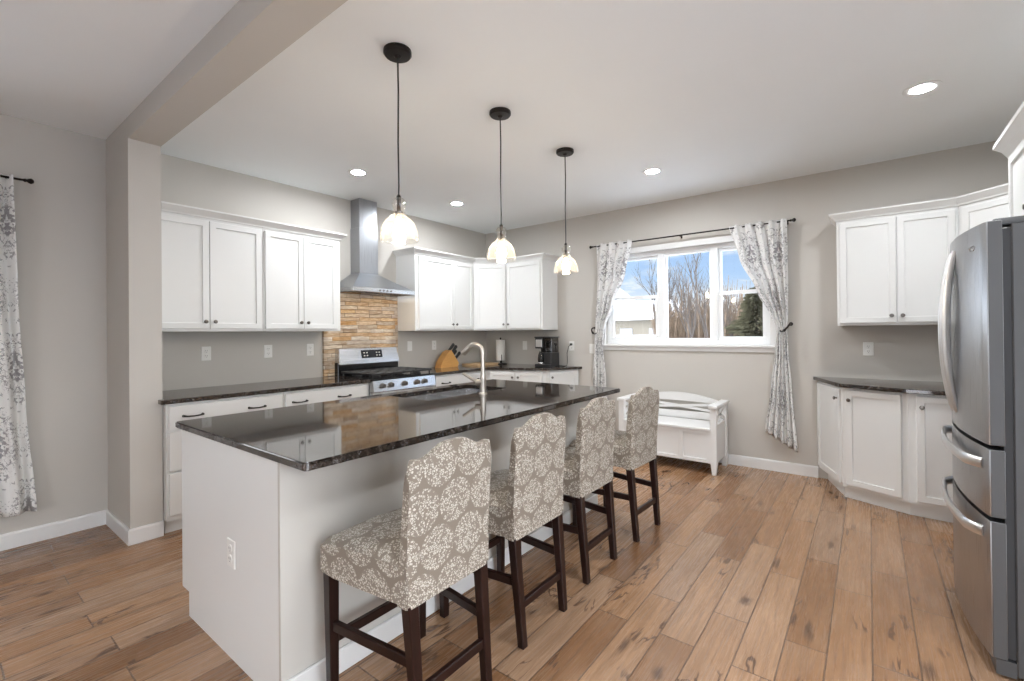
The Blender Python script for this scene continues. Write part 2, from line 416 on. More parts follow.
def box(bm, a, b, bev=0.0, seg=1, mtx=None):
    lo = [min(a[i], b[i]) for i in range(3)]; hi = [max(a[i], b[i]) for i in range(3)]
    vs = [bm.verts.new((x, y, z)) for x in (lo[0], hi[0]) for y in (lo[1], hi[1]) for z in (lo[2], hi[2])]
    idx = [(0, 1, 3, 2), (4, 6, 7, 5), (0, 4, 5, 1), (2, 3, 7, 6), (0, 2, 6, 4), (1, 5, 7, 3)]
    fs = [bm.faces.new([vs[i] for i in f]) for f in idx]
    if bev:
        es = list({e for f in fs for e in f.edges})
        r = bmesh.ops.bevel(bm, geom=es, offset=bev, segments=seg, affect='EDGES', profile=0.5)
        vs = list({v for f in r['faces'] for v in f.verts} | {v for v in vs if v.is_valid})
    if mtx is not None: bmesh.ops.transform(bm, matrix=mtx, verts=[v for v in vs if v.is_valid])
    return bm
def quadbox(bm, bot, top):
    """hexahedron from 4 bottom and 4 top points"""
    vb = [bm.verts.new(p) for p in bot]; vt = [bm.verts.new(p) for p in top]
    bm.faces.new(vb[::-1]); bm.faces.new(vt); k = len(vb)
    for i in range(k): bm.faces.new((vb[i], vb[(i+1) % k], vt[(i+1) % k], vt[i]))
    return bm
def prism(bm, poly, z0, z1, bev=0.0, seg=1):
    vb = [bm.verts.new((p[0], p[1], z0)) for p in poly]; vt = [bm.verts.new((p[0], p[1], z1)) for p in poly]
    f0 = bm.faces.new(vb[::-1]); f1 = bm.faces.new(vt); k = len(poly)
    for i in range(k): bm.faces.new((vb[i], vb[(i+1) % k], vt[(i+1) % k], vt[i]))
    if bev:
        bmesh.ops.bevel(bm, geom=list(f1.edges)+list(f0.edges), offset=bev, segments=seg, affect='EDGES', profile=0.5)
    return bm
def lathe(bm, prof, center=(0, 0, 0), axis='Z', seg=24, mtx=None, cap=True):
    rings = []
    for r, h in prof:
        ring = []
        for k in range(seg):
            a = 2*PI*k/seg
            if r < 1e-5 and k: ring.append(ring[0]); continue
            ring.append(bm.verts.new((r*math.cos(a), r*math.sin(a), h)))
        rings.append(ring)
    vs = list({v for r in rings for v in r})
    for i in range(len(rings)-1):
        for k in range(seg):
            q = [rings[i][k], rings[i][(k+1) % seg], rings[i+1][(k+1) % seg], rings[i+1][k]]
            u = []
            for v in q:
                if v not in u: u.append(v)
            if len(u) > 2:
                try: bm.faces.new(u)
                except ValueError: pass
    if cap:
        for ring in (rings[0], rings[-1]):
            if len(set(ring)) > 2:
                try: bm.faces.new(ring)
                except ValueError: pass
    T = Matrix.Translation(center)
    if axis == 'X': T = T @ Matrix.Rotation(PI/2, 4, 'Y')
    if axis == '-X': T = T @ Matrix.Rotation(-PI/2, 4, 'Y')
    if axis == '-Y': T = T @ Matrix.Rotation(PI/2, 4, 'X')
    if mtx is not None: T = mtx
    bmesh.ops.transform(bm, matrix=T, verts=vs)
    return bm
def tube(bm, pts, r, seg=8, cap=True, flat=1.0, up=None):
    pts = [Vector(p) for p in pts]; k = len(pts)
    rs = r if isinstance(r, (list, tuple)) else [r]*k
    rings = []; prev = None
    for i, p in enumerate(pts):
        t = (pts[min(i+1, k-1)] - pts[max(i-1, 0)]).normalized()
        if prev is None:
            a = Vector(up) if up else (Vector((0, 0, 1)) if abs(t.z) < 0.9 else Vector((1, 0, 0)))
        else: a = prev
        nrm = (a - t*a.dot(t)).normalized(); bn = t.cross(nrm); prev = nrm
        rings.append([bm.verts.new(p + nrm*rs[i]*math.cos(2*PI*j/seg) + bn*rs[i]*flat*math.sin(2*PI*j/seg)) for j in range(seg)])
    for i in range(k-1):
        for j in range(seg):
            bm.faces.new((rings[i][j], rings[i][(j+1) % seg], rings[i+1][(j+1) % seg], rings[i+1][j]))
    if cap: bm.faces.new(rings[0][::-1]); bm.faces.new(rings[-1])
    return bm
def bez(p0, p1, p2, p3, k=10):
    P = [Vector(p) for p in (p0, p1, p2, p3)]
    return [P[0]*(1-t)**3 + P[1]*3*t*(1-t)**2 + P[2]*3*t*t*(1-t) + P[3]*t**3 for t in [i/k for i in range(k+1)]]
def frame(u, origin):
    """local x = u (left to right seen from the front), z up, y into the body"""
    u = Vector((u[0], u[1], 0)).normalized(); into = Vector((-u.y, u.x, 0))
    m = Matrix((u, into, Vector((0, 0, 1)))).transposed().to_4x4(); m.translation = Vector(origin); return m
def shaker(bm, mtx, x0, x1, z0, z1, t=0.02, fr=0.058, rec=0.009):
    """shaker door: front at y=-t, back at y=0 (local)"""
    bm2 = bmesh.new()
    box(bm2, (x0, -t, z0), (x1, 0, z1))
    f = [f for f in bm2.faces if f.calc_center_median().y < -t+1e-6][0]
    e = list(f.edges)
    bmesh.ops.bevel(bm2, geom=e, offset=0.0025, segments=1, affect='EDGES')
    f = min(bm2.faces, key=lambda q: (round(q.calc_center_median().y, 6), -q.calc_area()))
    fr = min(fr, (x1-x0)*0.33, (z1-z0)*0.33)
    bmesh.ops.inset_region(bm2, faces=[f], thickness=fr, depth=0)
    bmesh.ops.inset_region(bm2, faces=[f], thickness=0.003, depth=-rec)
    bm2.transform(mtx)
    me = bpy.data.meshes.new('tmp'); bm2.to_mesh(me); bm2.free(); bm.from_mesh(me); bpy.data.meshes.remove(me)
    return bm
def slab(bm, mtx, x0, x1, z0, z1, t=0.02):
    bm2 = bmesh.new(); box(bm2, (x0, -t, z0), (x1, 0, z1), 0.0025); bm2.transform(mtx)
    me = bpy.data.meshes.new('tmp'); bm2.to_mesh(me); bm2.free(); bm.from_mesh(me); bpy.data.meshes.remove(me)
    return bm
def knob(mtx, x, z, parent, t=0.02):
    bm = B(); T = mtx @ Matrix.Translation((x, -t, z)) @ Matrix.Rotation(PI/2, 4, 'X')
    lathe(bm, [(0.006, 0), (0.005, 0.010), (0.009, 0.014), (0.0145, 0.019), (0.0145, 0.023), (0.010, 0.028), (0, 0.029)], seg=14, mtx=T)
    return build('knob', bm, M_KNOBMETAL, parent, smooth=True)
def pull(mtx, x, z, parent, w=0.115, t=0.02):
    bm = B(); h = w/2
    pts = [(x-h, -t, z), (x-h*0.98, -t-0.018, z), (x-h*0.7, -t-0.026, z-0.002), (x, -t-0.030, z-0.004), (x+h*0.7, -t-0.026, z-0.002), (x+h*0.98, -t-0.018, z), (x+h, -t, z)]
    tube(bm, [mtx @ Vector(p) for p in pts], [0.009, 0.0075, 0.0055, 0.005, 0.0055, 0.0075, 0.009], 8)
    return build('pull', bm, M_BLACKMETAL, parent, smooth=True)
def sweep(bm, path, prof, z=0.0):
    """profile points (outward offset to the right of the path, height) along an open polyline, mitred"""
    P = [Vector((p[0], p[1])) for p in path]; k = len(P); rings = []
    for i in range(k):
        ds = []
        if i > 0: ds.append((P[i]-P[i-1]).normalized())
        if i < k-1: ds.append((P[i+1]-P[i]).normalized())
        ns = [Vector((d.y, -d.x)) for d in ds]
        if len(ns) == 2:
            b = (ns[0]+ns[1]).normalized(); s = 1/max(0.3, b.dot(ns[0])); off = b*s
        else: off = ns[0]
        rings.append([bm.verts.new((P[i].x+off.x*o, P[i].y+off.y*o, z+h)) for o, h in prof])
    q = len(prof)
    for i in range(k-1):
        for j in range(q): bm.faces.new((rings[i][j], rings[i][(j+1) % q], rings[i+1][(j+1) % q], rings[i+1][j]))
    bm.faces.new(rings[0][::-1]); bm.faces.new(rings[-1])
    return bm

# ------------------------------------------------------------------ room shell
W1, W2, W3, H = -4.33, 5.0, 1.18, 2.755
bm = box(B(), (-4.5, -3.4, -0.12), (W3+0.16, 5.16, 0.0)); struct('floor', bm, M_FLOOR)
bm = box(B(), (-4.5, -3.4, H), (W3+0.16, 5.16, H+0.15)); struct('ceiling', bm, M_CEIL)
# wall behind the stove, with the off-frame window of the next room
bm = B()
box(bm, (W1-0.16, 0.0, 0), (W1, 5.16, H)); box(bm, (W1-0.16, -3.4, 0), (W1, -0.7, H))
box(bm, (W1-0.16, -0.7, 0), (W1, 0.0, 0.95)); box(bm, (W1-0.16, -0.7, 2.15), (W1, 0.0, H))
struct('wall_left', bm, M_WALL)
# the far side of the next room, with an unglazed opening added to let daylight in
bm = B()
box(bm, (W1, -3.4, 2.15), (W3, -3.24, H)); box(bm, (W1, -3.4, 0), (-1.3, -3.24, 2.15)); box(bm, (-0.1, -3.4, 0), (W3, -3.24, 2.15))
struct('wall_rear', bm, M_WALL)
# window wall
OX0, OX1, OZ0, OZ1 = -2.47, -0.735, 1.19, 2.235
bm = B()
box(bm, (W1, W2, 0), (OX0, W2+0.16, H)); box(bm, (OX1, W2, 0), (W3+0.16, W2+0.16, H))
box(bm, (OX0, W2, 0), (OX1, W2+0.16, OZ0)); box(bm, (OX0, W2, OZ1), (OX1, W2+0.16, H))
struct('wall_back', bm, M_WALL)
bm = B(); box(bm, (W3, 1.75, 0), (W3+0.16, W2, H)); box(bm, (W3, -3.4, 0), (W3+0.16, -0.45, H)); box(bm, (W3, -0.45, 2.12), (W3+0.16, 1.75, H))
struct('wall_right', bm, M_WALL)
pd = thing('added_door_1', 'added white framed glass patio door, unseen in the right wall', 'door', (W3+0.08, -0.1, 0)); pd['kind'] = 'structure'  # unseen door, added as a daylight opening on the right
bm = B()
for ya, yb in ((-0.45, -0.39), (0.61, 0.69), (1.69, 1.75)): box(bm, (W3+0.05, ya, 0), (W3+0.11, yb, 2.12), 0.003)
for za, zb in ((0, 0.07), (2.05, 2.12)): box(bm, (W3+0.05, -0.39, za), (W3+0.11, 1.69, zb), 0.003)
build('door_frame', bm, M_VINYL, pd)
for ya, yb in ((-0.39, 0.61), (0.69, 1.69)): build('pane', box(B(), (W3+0.078, ya, 0.07), (W3+0.082, yb, 2.05)), M_WINGLASS, pd)
bm = B(); box(bm, (W1, 0.84, 0), (-3.765, 1.015, H)); box(bm, (-3.765, 0.84, 2.617), (W3+0.16, 1.015, H))
struct('wall_partition', bm, M_WALL)
BBP = [(0, 0), (0.014, 0), (0.014, 0.088), (0.009, 0.10), (0, 0.10)]
struct('baseboard_left', sweep(B(), [(W1, -3.4), (W1, 0.84), (-3.765, 0.84), (-3.765, 1.015)], BBP), M_TRIM)
struct('baseboard_back', sweep(B(), [(-2.80, W2), (-0.375, W2)], BBP), M_TRIM)

# window_1: casing, frame, three lights
win = thing('window_1', 'white vinyl triple window over the bench', 'window', (-1.6, W2, 1.19)); win['kind'] = 'structure'
bm = B()
box(bm, (-2.535, W2-0.016, 1.15), (OX0+0.01, W2, 2.29), 0.003); box(bm, (OX1-0.01, W2-0.016, 1.15), (-0.665, W2, 2.29), 0.003)
box(bm, (OX0+0.01, W2-0.016, OZ1-0.005), (OX1-0.01, W2, 2.29), 0.003)
build('casing', bm, M_TRIM, win)
bm = B(); box(bm, (-2.56, W2-0.045, 1.17), (-0.64, W2+0.055, 1.195), 0.004); box(bm, (-2.535, W2-0.018, 1.125), (-0.665, W2, 1.17), 0.003)
build('sill', bm, M_TRIM, win)
FY = W2+0.055
def ring(bm, x0, x1, z0, z1, w, y0, y1):
    box(bm, (x0, y0, z0), (x1, y1, z0+w), 0.003); box(bm, (x0, y0, z1-w), (x1, y1, z1), 0.003)
    box(bm, (x0, y0, z0+w), (x0+w, y1, z1-w), 0.003); box(bm, (x1-w, y0, z0+w), (x1, y1, z1-w), 0.003)
bm = B(); ring(bm, OX0, OX1, 1.195, OZ1, 0.045, FY, FY+0.09)
box(bm, (-1.845, FY-0.01, 1.24), (-1.775, FY+0.09, 2.19), 0.004); box(bm, (-1.29, FY-0.01, 1.24), (-1.225, FY+0.09, 2.19), 0.004)
build('window_frame', bm, M_VINYL, win)
LIGHTS = [(-2.425, -1.845, True), (-1.775, -1.29, False), (-1.225, -0.78, True)]
for x0, x1, dh in LIGHTS:
    if dh:
        s1 = build('sash', (lambda b: (ring(b, x0, x1, 1.24, 1.745, 0.038, FY+0.005, FY+0.035), b)[1])(B()), M_VINYL, win)
        build('pane', box(B(), (x0+0.036, FY+0.018, 1.276), (x1-0.036, FY+0.022, 1.709)), M_WINGLASS, s1)
        s2 = build('sash', (lambda b: (ring(b, x0, x1, 1.715, 2.19, 0.03, FY+0.04, FY+0.07), b)[1])(B()), M_VINYL, win)
        build('pane', box(B(), (x0+0.028, FY+0.053, 1.743), (x1-0.028, FY+0.057, 2.162)), M_WINGLASS, s2)
    else:
        s1 = build('sash', (lambda b: (ring(b, x0, x1, 1.24, 2.19, 0.022, FY+0.02, FY+0.05), b)[1])(B()), M_VINYL, win)
        build('pane', box(B(), (x0+0.02, FY+0.033, 1.26), (x1-0.02, FY+0.037, 2.17)), M_WINGLASS, s1)

# ------------------------------------------------------------------ wall cabinets
CROWN = [(0, 0), (0.012, 0), (0.016, 0.012), (0.046, 0.045), (0.05, 0.048), (0.05, 0.060), (0, 0.060)]
UZ0, UZ1 = 1.37, 2.235
GRP_UP = 'white shaker wall cabinets'
def wall_cab(label, poly, faces, z0=UZ0, z1=UZ1, loc=None):
    """poly: plan outline of the carcass; faces: (A, B, [(x0,x1,knobside)]) with A->B left to right seen from the front"""
    t = thing('wall_cabinet', label, 'cabinet', loc or (sum(p[0] for p in poly)/len(poly), sum(p[1] for p in poly)/len(poly), z0), 0, GRP_UP)
    build('body', prism(B(), poly, z0, z1+0.03, 0.002), M_CAB, t)
    for A, Bp, doors in faces:
        m = frame((Bp[0]-A[0], Bp[1]-A[1]), (A[0], A[1], 0))
        for x0, x1, ks in doors:
            d = build('door', shaker(B(), m, x0, x1, z0+0.02, z1-0.022), M_CAB, t)
            if ks: knob(m, (x1-0.03) if ks == 'r' else (x0+0.03), z0+0.075, d)
    return t
FX = -4.0
wall_cab('white two-door wall cabinet beside the partition wall, left of the hood', [(W1, 1.018), (FX, 1.018), (FX, 1.773), (W1, 1.773)],
         [((FX, 1.018), (FX, 1.773), [(0.005, 0.356, 'r'), (0.36, 0.742, 'l')])])
wall_cab('white two-door wall cabinet immediately left of the range hood', [(W1, 1.775), (FX, 1.775), (FX, 2.487), (W1, 2.487)],
         [((FX, 1.775), (FX, 2.487), [(0.014, 0.342, 'r'), (0.346, 0.672, 'l')])])
wall_cab('white wall cabinet immediately right of the hood, with a wide and a narrow door', [(W1, 3.41), (FX, 3.41), (FX, 4.375), (W1, 4.375)],
         [((FX, 3.41), (FX, 4.375), [(0.045, 0.59, 'r'), (0.595, 0.935, 'l')])])
wall_cab('white diagonal one-door wall cabinet in the corner above the paper towel', [(W1, 4.377), (FX, 4.377), (-3.69, 4.66), (-3.69, W2), (W1, W2)],
         [((FX, 4.377), (-3.69, 4.66), [(0.03, 0.405, 'r')])])
wall_cab('white one-door wall cabinet above the coffee maker', [(-3.688, 4.66), (-3.13, 4.66), (-3.13, W2), (-3.688, W2)],
         [((-3.688, 4.66), (-3.13, 4.66), [(0.02, 0.53, 'l')])])
wall_cab('white two-door wall cabinet right of the window', [(-0.205, 4.68), (0.528, 4.68), (0.528, W2), (-0.205, W2)],
         [((-0.205, 4.68), (0.528, 4.68), [(0.02, 0.377, 'r'), (0.383, 0.715, 'l')])])
wall_cab('white diagonal wall cabinet in the right corner, half hidden by the fridge', [(0.53, 4.68), (0.86, 4.35), (W3, 4.35), (W3, W2), (0.53, W2)],
         [((0.53, 4.68), (0.86, 4.35), [(0.035, 0.43, 'r')])])
wall_cab('white two-door wall cabinet mounted above the fridge', [(0.592, 3.44), (0.592, 2.5), (W3, 2.5), (W3, 3.44)],
         [((0.592, 3.44), (0.592, 2.5), [(0.015, 0.468, 'r'), (0.472, 0.925, 'l')])], z0=1.80)
struct('trim_1', sweep(B(), [(FX, 1.018), (FX, 2.487), (W1, 2.487)], CROWN, 2.235), M_CAB)
struct('trim_2', sweep(B(), [(W1, 3.41), (FX, 3.41), (FX, 4.377), (-3.69, 4.66), (-3.13, 4.66), (-3.13, W2)], CROWN, 2.235), M_CAB)
struct('trim_3', sweep(B(), [(-0.205, W2), (-0.205, 4.68), (0.529, 4.68), (0.86, 4.35), (W3, 4.35)], CROWN, 2.235), M_CAB)
CROWN2 = [(0, 0), (0.012, 0), (0.02, 0.02), (0.035, 0.05), (0.058, 0.075), (0.062, 0.078), (0.062, 0.098), (0, 0.098)]
struct('trim_4', sweep(B(), [(W3, 3.44), (0.592, 3.44), (0.592, 2.5), (W3, 2.5)], CROWN2, 2.205), M_CAB)

# ------------------------------------------------------------------ base cabinets
CT0, CT1 = 0.885, 0.915
BX = -3.715
GRP_BASE = 'white base cabinets'
def base_cab(label, poly, A, Bp, drawers=(), doors=(), toe=0.06, z0=0.10, cat='cabinet', toes=None):
    clr = lambda q: [(max(p[0], W1+0.018), min(p[1], W2-0.018)) for p in q]
    poly = clr(poly); toes = clr(toes) if toes else None
    cx = sum(p[0] for p in poly)/len(poly); cy = sum(p[1] for p in poly)/len(poly)
    t = thing('base_cabinet', label, cat, (cx, cy, 0), 0, GRP_BASE)
    bm = prism(B(), poly, z0, CT0-0.001)
    build('body', bm, M_CAB, t)
    inn = toes or [(p[0]*(1-toe)+cx*toe, p[1]*(1-toe)+cy*toe) for p in poly]
    build('toe_kick', prism(B(), inn, 0.0, z0), M_CAB, t)
    m = frame((Bp[0]-A[0], Bp[1]-A[1]), (A[0], A[1], 0))
    for x0, x1, za, zb, pulls in drawers:
        d = build('drawer', slab(B(), m, x0, x1, za, zb), M_CAB, t)
        for px in pulls: pull(m, px, (za+zb)/2+0.005, d)
    for x0, x1, za, zb, ks, kz in doors:
        d = build('door', shaker(B(), m, x0, x1, za, zb), M_CAB, t)
        if ks: knob(m, (x1-0.03) if ks == 'r' else (x0+0.03), kz, d)
    return t
def bank(x0, x1, p1, p2):
    return [(x0, x1, 0.71, 0.865, (p1, p2)), (x0, x1, 0.43, 0.695, (p1, p2)), (x0, x1, 0.135, 0.415, (p1, p2))]
base_cab('white three-drawer base cabinet next to the partition wall', [(W1+0.003, 1.02), (BX, 1.02), (BX, 1.797), (W1, 1.797)], (BX, 1.02), (BX, 1.797),
         bank(0.012, 0.765, 0.15, 0.57), toes=[(W1, 1.03), (BX-0.07, 1.03), (BX-0.07, 1.79), (W1, 1.79)])
base_cab('white three-drawer base cabinet just left of the stove', [(W1, 1.80), (BX, 1.80), (BX, 2.597), (W1, 2.597)], (BX, 1.80), (BX, 2.597),
         bank(0.012, 0.765, 0.125, 0.53), toes=[(W1, 1.80), (BX-0.07, 1.80), (BX-0.07, 2.59), (W1, 2.59)])
base_cab('white drawer base cabinet just right of the stove, under the knife block', [(W1, 3.385), (BX, 3.385), (BX, 4.28), (W1, 4.28)], (BX, 3.385), (BX, 4.28),
         bank(0.045, 0.87, 0.19, 0.66), toes=[(W1, 3.39), (BX-0.07, 3.39), (BX-0.07, 4.28), (W1, 4.28)])
P1, P2, P3 = (BX, 4.30), (-3.045, 4.60), (-2.83, W2)
base_cab('white corner base cabinet below the paper towel and coffee maker', [(W1, 4.283), (BX, 4.283), P2, (-3.045, W2), (W1, W2)], (BX, 4.283), P2, (),
         [(0.05, 0.36, 0.135, 0.865, 'r', 0.80), (0.37, 0.69, 0.135, 0.865, 'l', 0.80)],
         toes=[(W1, 4.29), (BX-0.07, 4.30), (-3.09, 4.67), (-3.09, W2), (W1, W2)])
base_cab('white angled end base cabinet beside the left curtain', [P2, P3, (-3.043, W2)], P2, P3, (), [(0.03, 0.42, 0.135, 0.865, 'l', 0.80)],
         toes=[(-3.04, 4.70), (-2.90, W2), (-3.04, W2)])
Q0, Q1, Q2, Q3 = (-0.365, W2), (-0.172, 4.49), (0.215, 4.325), (0.78, 4.285)
base_cab('white angled end base cabinet below the right curtain side', [Q0, Q1, (-0.172, W2)], Q0, Q1, (), [(0.02, 0.525, 0.125, 0.865, 'r', 0.79)],
         toes=[(-0.30, W2), (-0.165, 4.56), (-0.165, W2)])
base_cab('white base cabinet with one wide door in the middle of the right counter', [Q1, Q2, (0.213, W2), (-0.168, W2)], Q1, Q2, (), [(0.03, 0.385, 0.125, 0.865, 'l', 0.79)],
         toes=[(-0.165, 4.55), (0.225, 4.385), (0.215, W2), (-0.165, W2)])
base_cab('white base cabinet at the right counter partly hidden by the fridge', [Q2, Q3, (0.78, W2), (0.217, W2)], Q2, Q3, (), [(0.045, 0.50, 0.125, 0.865, 'l', 0.79)],
         toes=[(0.225, 4.385), (0.78, 4.345), (0.78, W2), (0.225, W2)])

# ------------------------------------------------------------------ worktops
def top(label, poly):
    cx = sum(p[0] for p in poly)/len(poly); cy = sum(p[1] for p in poly)/len(poly)
    return tag(build('worktop', prism(B(), poly, CT0, CT1, 0.004, 2), M_GRANITE), label, 'worktop')
top('dark granite worktop on the drawer cabinets left of the stove', [(W1, 1.02), (-3.745, 1.02), (-3.745, 0.985), (-3.68, 0.985), (-3.68, 2.597), (W1, 2.597)])
top('dark granite worktop turning the corner right of the stove', [(W1, 3.385), (-3.68, 3.385), (-3.68, 4.275), (-3.015, 4.565), (-2.785, W2), (W1, W2)])
top('dark granite worktop on the angled cabinets beside the fridge', [(-0.405, W2), (-0.19, 4.44), (0.204, 4.275), (0.80, 4.235), (0.80, W2)])

# stone backsplash
bm = box(B(), (W1, 2.49, 0.917), (W1+0.028, 3.408, 1.82), 0.004)
tag(build('stone_backsplash', bm, M_STONE), 'stacked tan and rust ledger stone backsplash behind the stove', 'backsplash')

# ------------------------------------------------------------------ range hood
hd = thing('range_hood', 'stainless steel chimney range hood over the stove', 'range hood', (W1, 2.93, 1.755))
y0, y1, fx = 2.555, 3.315, -3.89
c0, c1, cx = 2.815, 3.045, -4.165
bm = B(); box(bm, (W1, c0, 1.965), (cx, c1, 2.45), 0.003); box(bm, (W1, c0+0.006, 2.44), (cx-0.006, c1-0.006, H-0.002), 0.003)
build('chimney', bm, M_HOOD, hd)
bm = B(); rows = []
N = 8
for i in range(N+1):
    t = i/N; e = t**1.7
    zz = 1.795 + (1.975-1.795)*(t if t < 1 else 1)
    w = (1-t)**1.08
    rows.append([bm.verts.new(p) for p in ((W1, c0+(y0-c0)*w, zz), (cx+(fx-cx)*w, c0+(y0-c0)*w, zz), (cx+(fx-cx)*w, c1+(y1-c1)*w, zz), (W1, c1+(y1-c1)*w, zz))])
for i in range(N):
    for j in range(4): bm.faces.new((rows[i][j], rows[i][(j+1) % 4], rows[i+1][(j+1) % 4], rows[i+1][j]))
bm.faces.new(rows[0][::-1]); bm.faces.new(rows[-1])
build('canopy', bm, M_HOOD, hd, smooth=True, angle=40)
bm = B()
box(bm, (W1, y0, 1.755), (W1+0.02, y1, 1.797)); box(bm, (fx-0.014, y0, 1.755), (fx+0.004, y1, 1.797), 0.003)
box(bm, (W1+0.02, y0, 1.755), (fx-0.014, y0+0.018, 1.797)); box(bm, (W1+0.02, y1-0.018, 1.755), (fx-0.014, y1, 1.797)); box(bm, (W1+0.02, y0+0.018, 1.785), (fx-0.014, y1-0.018, 1.797))
build('lip', bm, M_STEELH, hd)
bm = B()
for k in range(2): box(bm, (W1+0.06, y0+0.05+k*0.34, 1.779), (fx-0.15, y0+0.37+k*0.34, 1.786), 0.002)
build('filter', bm, M_KNOBMETAL, hd)
for yy in (2.72, 3.14):
    bm = B(); lathe(bm, [(0.032, 0), (0.031, -0.004), (0, -0.0045)], (fx-0.075, yy, 1.7845), seg=20); build('lamp', bm, M_HOODLAMP, hd)
for k in range(4):
    bm = B(); lathe(bm, [(0.009, 0), (0.009, 0.006), (0, 0.007)], (fx+0.003, 2.86+k*0.045, 1.776), 'X', 12); build('button', bm, M_KNOBMETAL, hd)

# ------------------------------------------------------------------ stove
st = thing('gas_stove', 'stainless steel gas stove with black grates against the stone', 'stove', (-4.0, 2.99, 0))
sy0, sy1 = 2.604, 3.378
build('body', box(B(), (-4.29, sy0, 0.06), (-3.70, sy1, 0.895), 0.003), M_STEELH, st)
build('cooktop', box(B(), (-4.29, sy0, 0.895), (-3.665, sy1, 0.917), 0.005, 2), M_BLACKGLOSS, st)
bm = B(); quadbox(bm, [(-3.70, sy0, 0.795), (-3.640, sy0, 0.795), (-3.640, sy1, 0.795), (-3.70, sy1, 0.795)],
                  [(-3.70, sy0, 0.897), (-3.662, sy0, 0.897), (-3.662, sy1, 0.897), (-3.70, sy1, 0.897)])
cp = build('control_panel', bm, M_STEELH, st)
for ky in (2.705, 2.80, 2.965, 3.125, 3.225):
    bm = B(); lathe(bm, [(0.026, 0), (0.026, 0.008), (0.021, 0.010), (0.019, 0.034), (0.015, 0.038), (0, 0.038)], (-3.650, ky, 0.848), 'X', 18)
    box(bm, (-3.612, ky-0.004, 0.830), (-3.606, ky+0.004, 0.866))
    build('knob', bm, M_KNOBMETAL, cp, smooth=True)
od = build('oven_door', box(B(), (-3.70, sy0+0.004, 0.22), (-3.655, sy1-0.004, 0.788), 0.004), M_STEELH, st)
build('oven_window', box(B(), (-3.656, sy0+0.13, 0.36), (-3.652, sy1-0.13, 0.66)), M_BLACKGLOSS, od)
bm = B(); tube(bm, [(-3.655, sy0+0.06, 0.745), (-3.605, sy0+0.06, 0.745)], 0.010); tube(bm, [(-3.655, sy1-0.06, 0.745), (-3.605, sy1-0.06, 0.745)], 0.010)
tube(bm, [(-3.605, sy0+0.03, 0.745), (-3.605, sy1-0.03, 0.745)], 0.012, 12); build('handle', bm, M_STEELH, od, smooth=True)
build('storage_drawer', box(B(), (-3.70, sy0+0.004, 0.065), (-3.66, sy1-0.004, 0.212), 0.004), M_STEELH, st)
# backguard: black base with slanted steel console
bm = box(B(), (-4.30, sy0, 0.915), (-4.235, sy1-0.02, 1.05), 0.003); build('backguard_base', bm, M_BLACKGLOSS, st)
bm = quadbox(B(), [(-4.30, sy0+0.002, 1.035), (-4.205, sy0+0.002, 1.03), (-4.205, sy1-0.022, 1.03), (-4.30, sy1-0.022, 1.035)],
             [(-4.30, sy0+0.002, 1.19), (-4.245, sy0+0.02, 1.188), (-4.245, sy1-0.04, 1.188), (-4.30, sy1-0.022, 1.19)])
bmesh.ops.bevel(bm, geom=list(bm.edges), offset=0.006, segments=2, affect='EDGES')
bg = build('console', bm, M_STEELH, st, smooth=True)
bm = quadbox(B(), [(-4.24, 2.87, 1.085), (-4.2165, 2.87, 1.085), (-4.2165, 3.13, 1.085), (-4.24, 3.13, 1.085)],
             [(-4.26, 2.87, 1.168), (-4.2375, 2.87, 1.168), (-4.2375, 3.13, 1.168), (-4.26, 3.13, 1.168)])
build('display', bm, M_DISPLAY, bg)
for yy in (2.905, 2.94, 3.06, 3.095):
    for zz in (1.11, 1.14):
        xx = -4.2165 + (zz-1.085)/(0.083)*(-0.021)
        build('touch_key', box(B(), (xx, yy-0.008, zz-0.005), (xx+0.0012, yy+0.008, zz+0.005)), M_PLATE, bg)
# grates and burners
for gi in range(3):
    ya = sy0+0.02+gi*0.247; yb = ya+0.24
    bm = B(); z = 0.956
    for xx in (-4.20, -4.07, -3.94, -3.81, -3.70): tube(bm, [(xx, ya, z), (xx, yb, z)], 0.0115, 6)
    for yy in (ya+0.004, (ya+yb)/2, yb-0.004): tube(bm, [(-4.21, yy, z), (-3.69, yy, z)], 0.0115, 6)
    for xx in (-4.19, -3.71):
        for yy in (ya+0.01, yb-0.01): tube(bm, [(xx, yy, z), (xx, yy, 0.916)], 0.008, 6)
    build('grate', bm, M_IRON, st)
for bx_, by_, r in ((-4.10, 2.73, 0.042), (-3.80, 2.73, 0.05), (-3.95, 2.99, 0.055), (-4.10, 3.25, 0.045), (-3.80, 3.25, 0.04)):
    bm = B(); lathe(bm, [(r*1.15, 0), (r*1.15, 0.008), (r, 0.010), (r, 0.020), (r*0.9, 0.024), (0, 0.024)], (bx_, by_, 0.916), seg=18)
    build('burner', bm, M_IRON, st, smooth=True)

